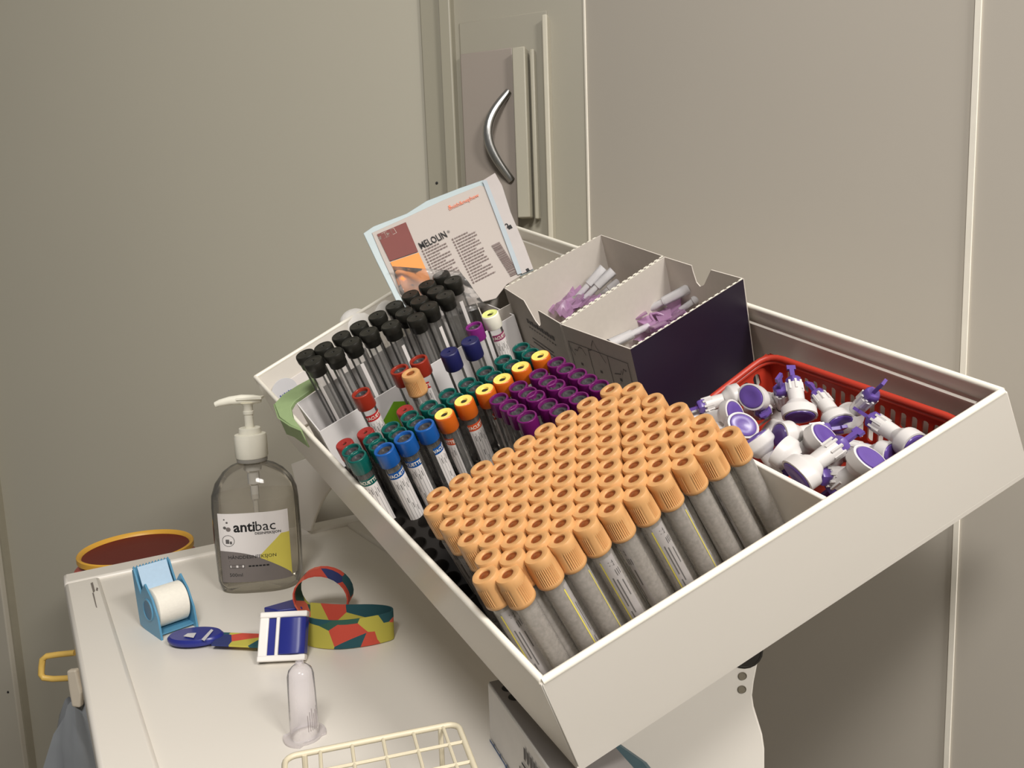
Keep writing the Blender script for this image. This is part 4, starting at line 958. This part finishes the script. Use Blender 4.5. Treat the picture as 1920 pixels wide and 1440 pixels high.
for x in (.010, Lw - .010):
    for y in (.001, Dw - .001): obj('leg', MB().tube([(x, sg * y, .0015), (x, sg * y, HW)], .0015, 8), CW, wr)

# ------------------------------------------------------------------ glove carton under the tray
g0 = at_depth(914, 1279, .512); hh = g0.z - TABLE
gx = at_depth(1000, 1368, .478); 
e1 = on_plane(1028, 1440, g0, (0, 0, 1)) - g0; e1.z = 0; e1.normalize(); e2 = V((-e1.y, e1.x, 0)); e2 = e2 if e2.x > 0 else -e2
gc = thing('glove_carton', 'low white and grey printed carton under the near left side of the tray', 'carton', frame(V((g0.x, g0.y, TABLE)), e1, (0, 0, 1))); 
s2 = 1 if V((0, 0, 1)).cross(e1).dot(e2) > 0 else -1
obj('body', MB().box((.065, s2 * .022, hh / 2), (.13, .044, hh - .001)), mat('carton_pale', (214, 210, 204), .6), gc, bevel=.001)
obj('top_panel', MB().box((.065, s2 * .022, hh - .0002), (.128, .042, .0012)), mat('carton_dark', (128, 123, 120), .5), gc, smooth=0, label='dark grey top with punched holes')
for x in (.020, .032): obj('hole', MB().lathe([(.0046, .0005), (.0040, .0008), (0, .0008)], 20, 0, loc((x - .006, s2 * .010, hh))), INK, gc)
g = MB(); fy = -s2 * .0008; D = Decal(g, lambda x, y, l: (x, fy * (1 + .1 * l), y))
D.rect(.062, hh - .020, .092, hh - .0215, 0)
for k in range(5): D.rect(.058 + k * .006, hh - .034, .0595 + k * .006, hh - .025, 0); D.rect(.066 + k * .005, hh - .016, .069 + k * .005, hh - .008, 2)
for x, y in [(q * .004, .004 * (q % 3)) for q in range(14)]: D.rect(.002 + x, hh - .050 + y, .004 + x, hh - .047 + y, 1)
D.rect(.002, .002, .05, hh - .055, 1)
obj('print', g, [INK, mat('steel_blue_print', (84, 104, 138), .6), INKG], gc, smooth=0)
# teal pouch below the front of the tray
q = [on_table(*p, .012) for p in ((1090, 1400), (1150, 1380), (1215, 1425), (1290, 1520), (1060, 1520))]
g = MB().hexa([p - V((0, 0, .0115)) for p in q], q)
tag(obj('pouch', g, mat('teal_film', (72, 96, 104), .35, var=.25, scale=70), smooth=0, bevel=.004), 'dark teal pouch lying under the front corner of the tray by the stand', 'pouch')

# ------------------------------------------------------------------ waste bin behind the trolley
lc = on_plane(256, 1025, (0, 0, TABLE - .006), (0, 0, 1))
bn = thing('waste_bin', 'red waste bin with a dark red lid and yellow rim standing behind the trolley', 'bin', loc((lc.x, lc.y, 0)))
zt = TABLE - .006; RB = .0668
obj('body', MB().lathe([(.050, .0), (.052, .01), (.058, zt - .05), (.0715, zt - .03), (.0725, zt - .020), (.064, zt - .012)], 56), mat('bin_red', (196, 84, 72), .4), bn)
obj('lid', MB().lathe([(RB - .004, zt - .004), (.058, zt - .0055), (.03, zt - .006), (0, zt - .006)], 56, ends=False), mat('lid_dark_red', (102, 26, 16), .55, bump=.1, scale=400), bn, label='dark red lid')
obj('rim', MB().lathe([(RB - .001, zt - .008), (RB + .0015, zt - .007), (RB + .0015, zt - .0005), (RB, zt + .001), (RB - .002, zt), (RB - .004, zt - .004)], 72, ends=False), mat('rim_yellow', (226, 172, 64), .4), bn, label='yellow raised rim')

# ------------------------------------------------------------------ bag and clip at the trolley's left side
kz = .80
yh = thing('bag_ring', 'yellow plastic ring frame sticking out at the left side of the trolley', 'ring', loc(at_depth(104, 1250, kz)))
yi = yh.matrix_world.inverted()
pt = [(140, 1224), (110, 1227), (88, 1230), (80, 1236), (78, 1250), (77, 1264), (82, 1271), (100, 1273), (140, 1271)]
obj('ring_bar', MB().tube([yi @ at_depth(a, b, kz) for a, b in pt], .0032, 10), mat('ring_yellow', (222, 184, 96), .45), yh)
g = MB()
q = [at_depth(a, b, .79) for a, b in ((124, 1258), (142, 1256), (152, 1300), (150, 1328), (134, 1326), (128, 1292))]; bk_ = R @ V((0, 0, .008))
g.hexa([p + bk_ for p in q], q); tag(obj('clip', g, mat('clip_cream', (228, 216, 196), .4), smooth=0, bevel=.002), 'cream plastic clip above the grey bag at the trolley side', 'clip')
g = MB(); nU, nV = 26, 18; vs = []; fs = []; rr = random.Random(9)
top = at_depth(142, 1322, .80); 
for j in range(nV + 1):
    t = j / nV; rad = .010 + .062 * min(1, t * 1.7) ** .75; zz = top.z - .34 * t
    for i in range(nU):
        a = 2 * PI * i / nU; f = 1 + .17 * math.sin(a * 5 + t * 4 + .8 * math.sin(t * 9)) * (1 - .4 * t) + .10 * math.sin(a * 9 - t * 14) + rr.uniform(-.07, .07)
        vs.append((top.x - .012 * t + rad * f * math.cos(a), top.y + .03 * t + rad * .75 * f * math.sin(a), zz + .008 * math.sin(a * 3)))
for j in range(nV):
    for i in range(nU): k = (i + 1) % nU; fs.append((j * nU + i, j * nU + k, (j + 1) * nU + k, (j + 1) * nU + i))
g.add(vs, fs + [tuple(reversed(range(nU))), tuple(nV * nU + i for i in range(nU))])
tag(obj('waste_bag', g, mat('bag_grey_blue', (146, 150, 154), .18, var=.1, scale=20), smooth=60), 'crumpled grey-blue plastic waste bag hanging at the left side of the trolley', 'bag')
# specks on the wall and door
for n, p, r_ in (('wall_speck', on_back(819, 343, .0068), .0018), ('wall_speck', on_back(15, 1298, .0206), .0022)):
    p = V((p.x, min(p.y, 9), p.z)); tag(obj(n, MB().lathe([(r_, -.0006), (r_ * .7, .0006), (0, .0008)], 12, 0, frame(p, (1, 0, 0), (0, -1, 0))), INK), 'tiny dark speck on the wall left of the cabinet' if r_ < .002 else 'tiny dark speck on the pale door at the far left', 'speck')
import os
if os.environ.get('DBG'):
    for k, b in BOT: print(k, ['%.3f' % x for x in b])
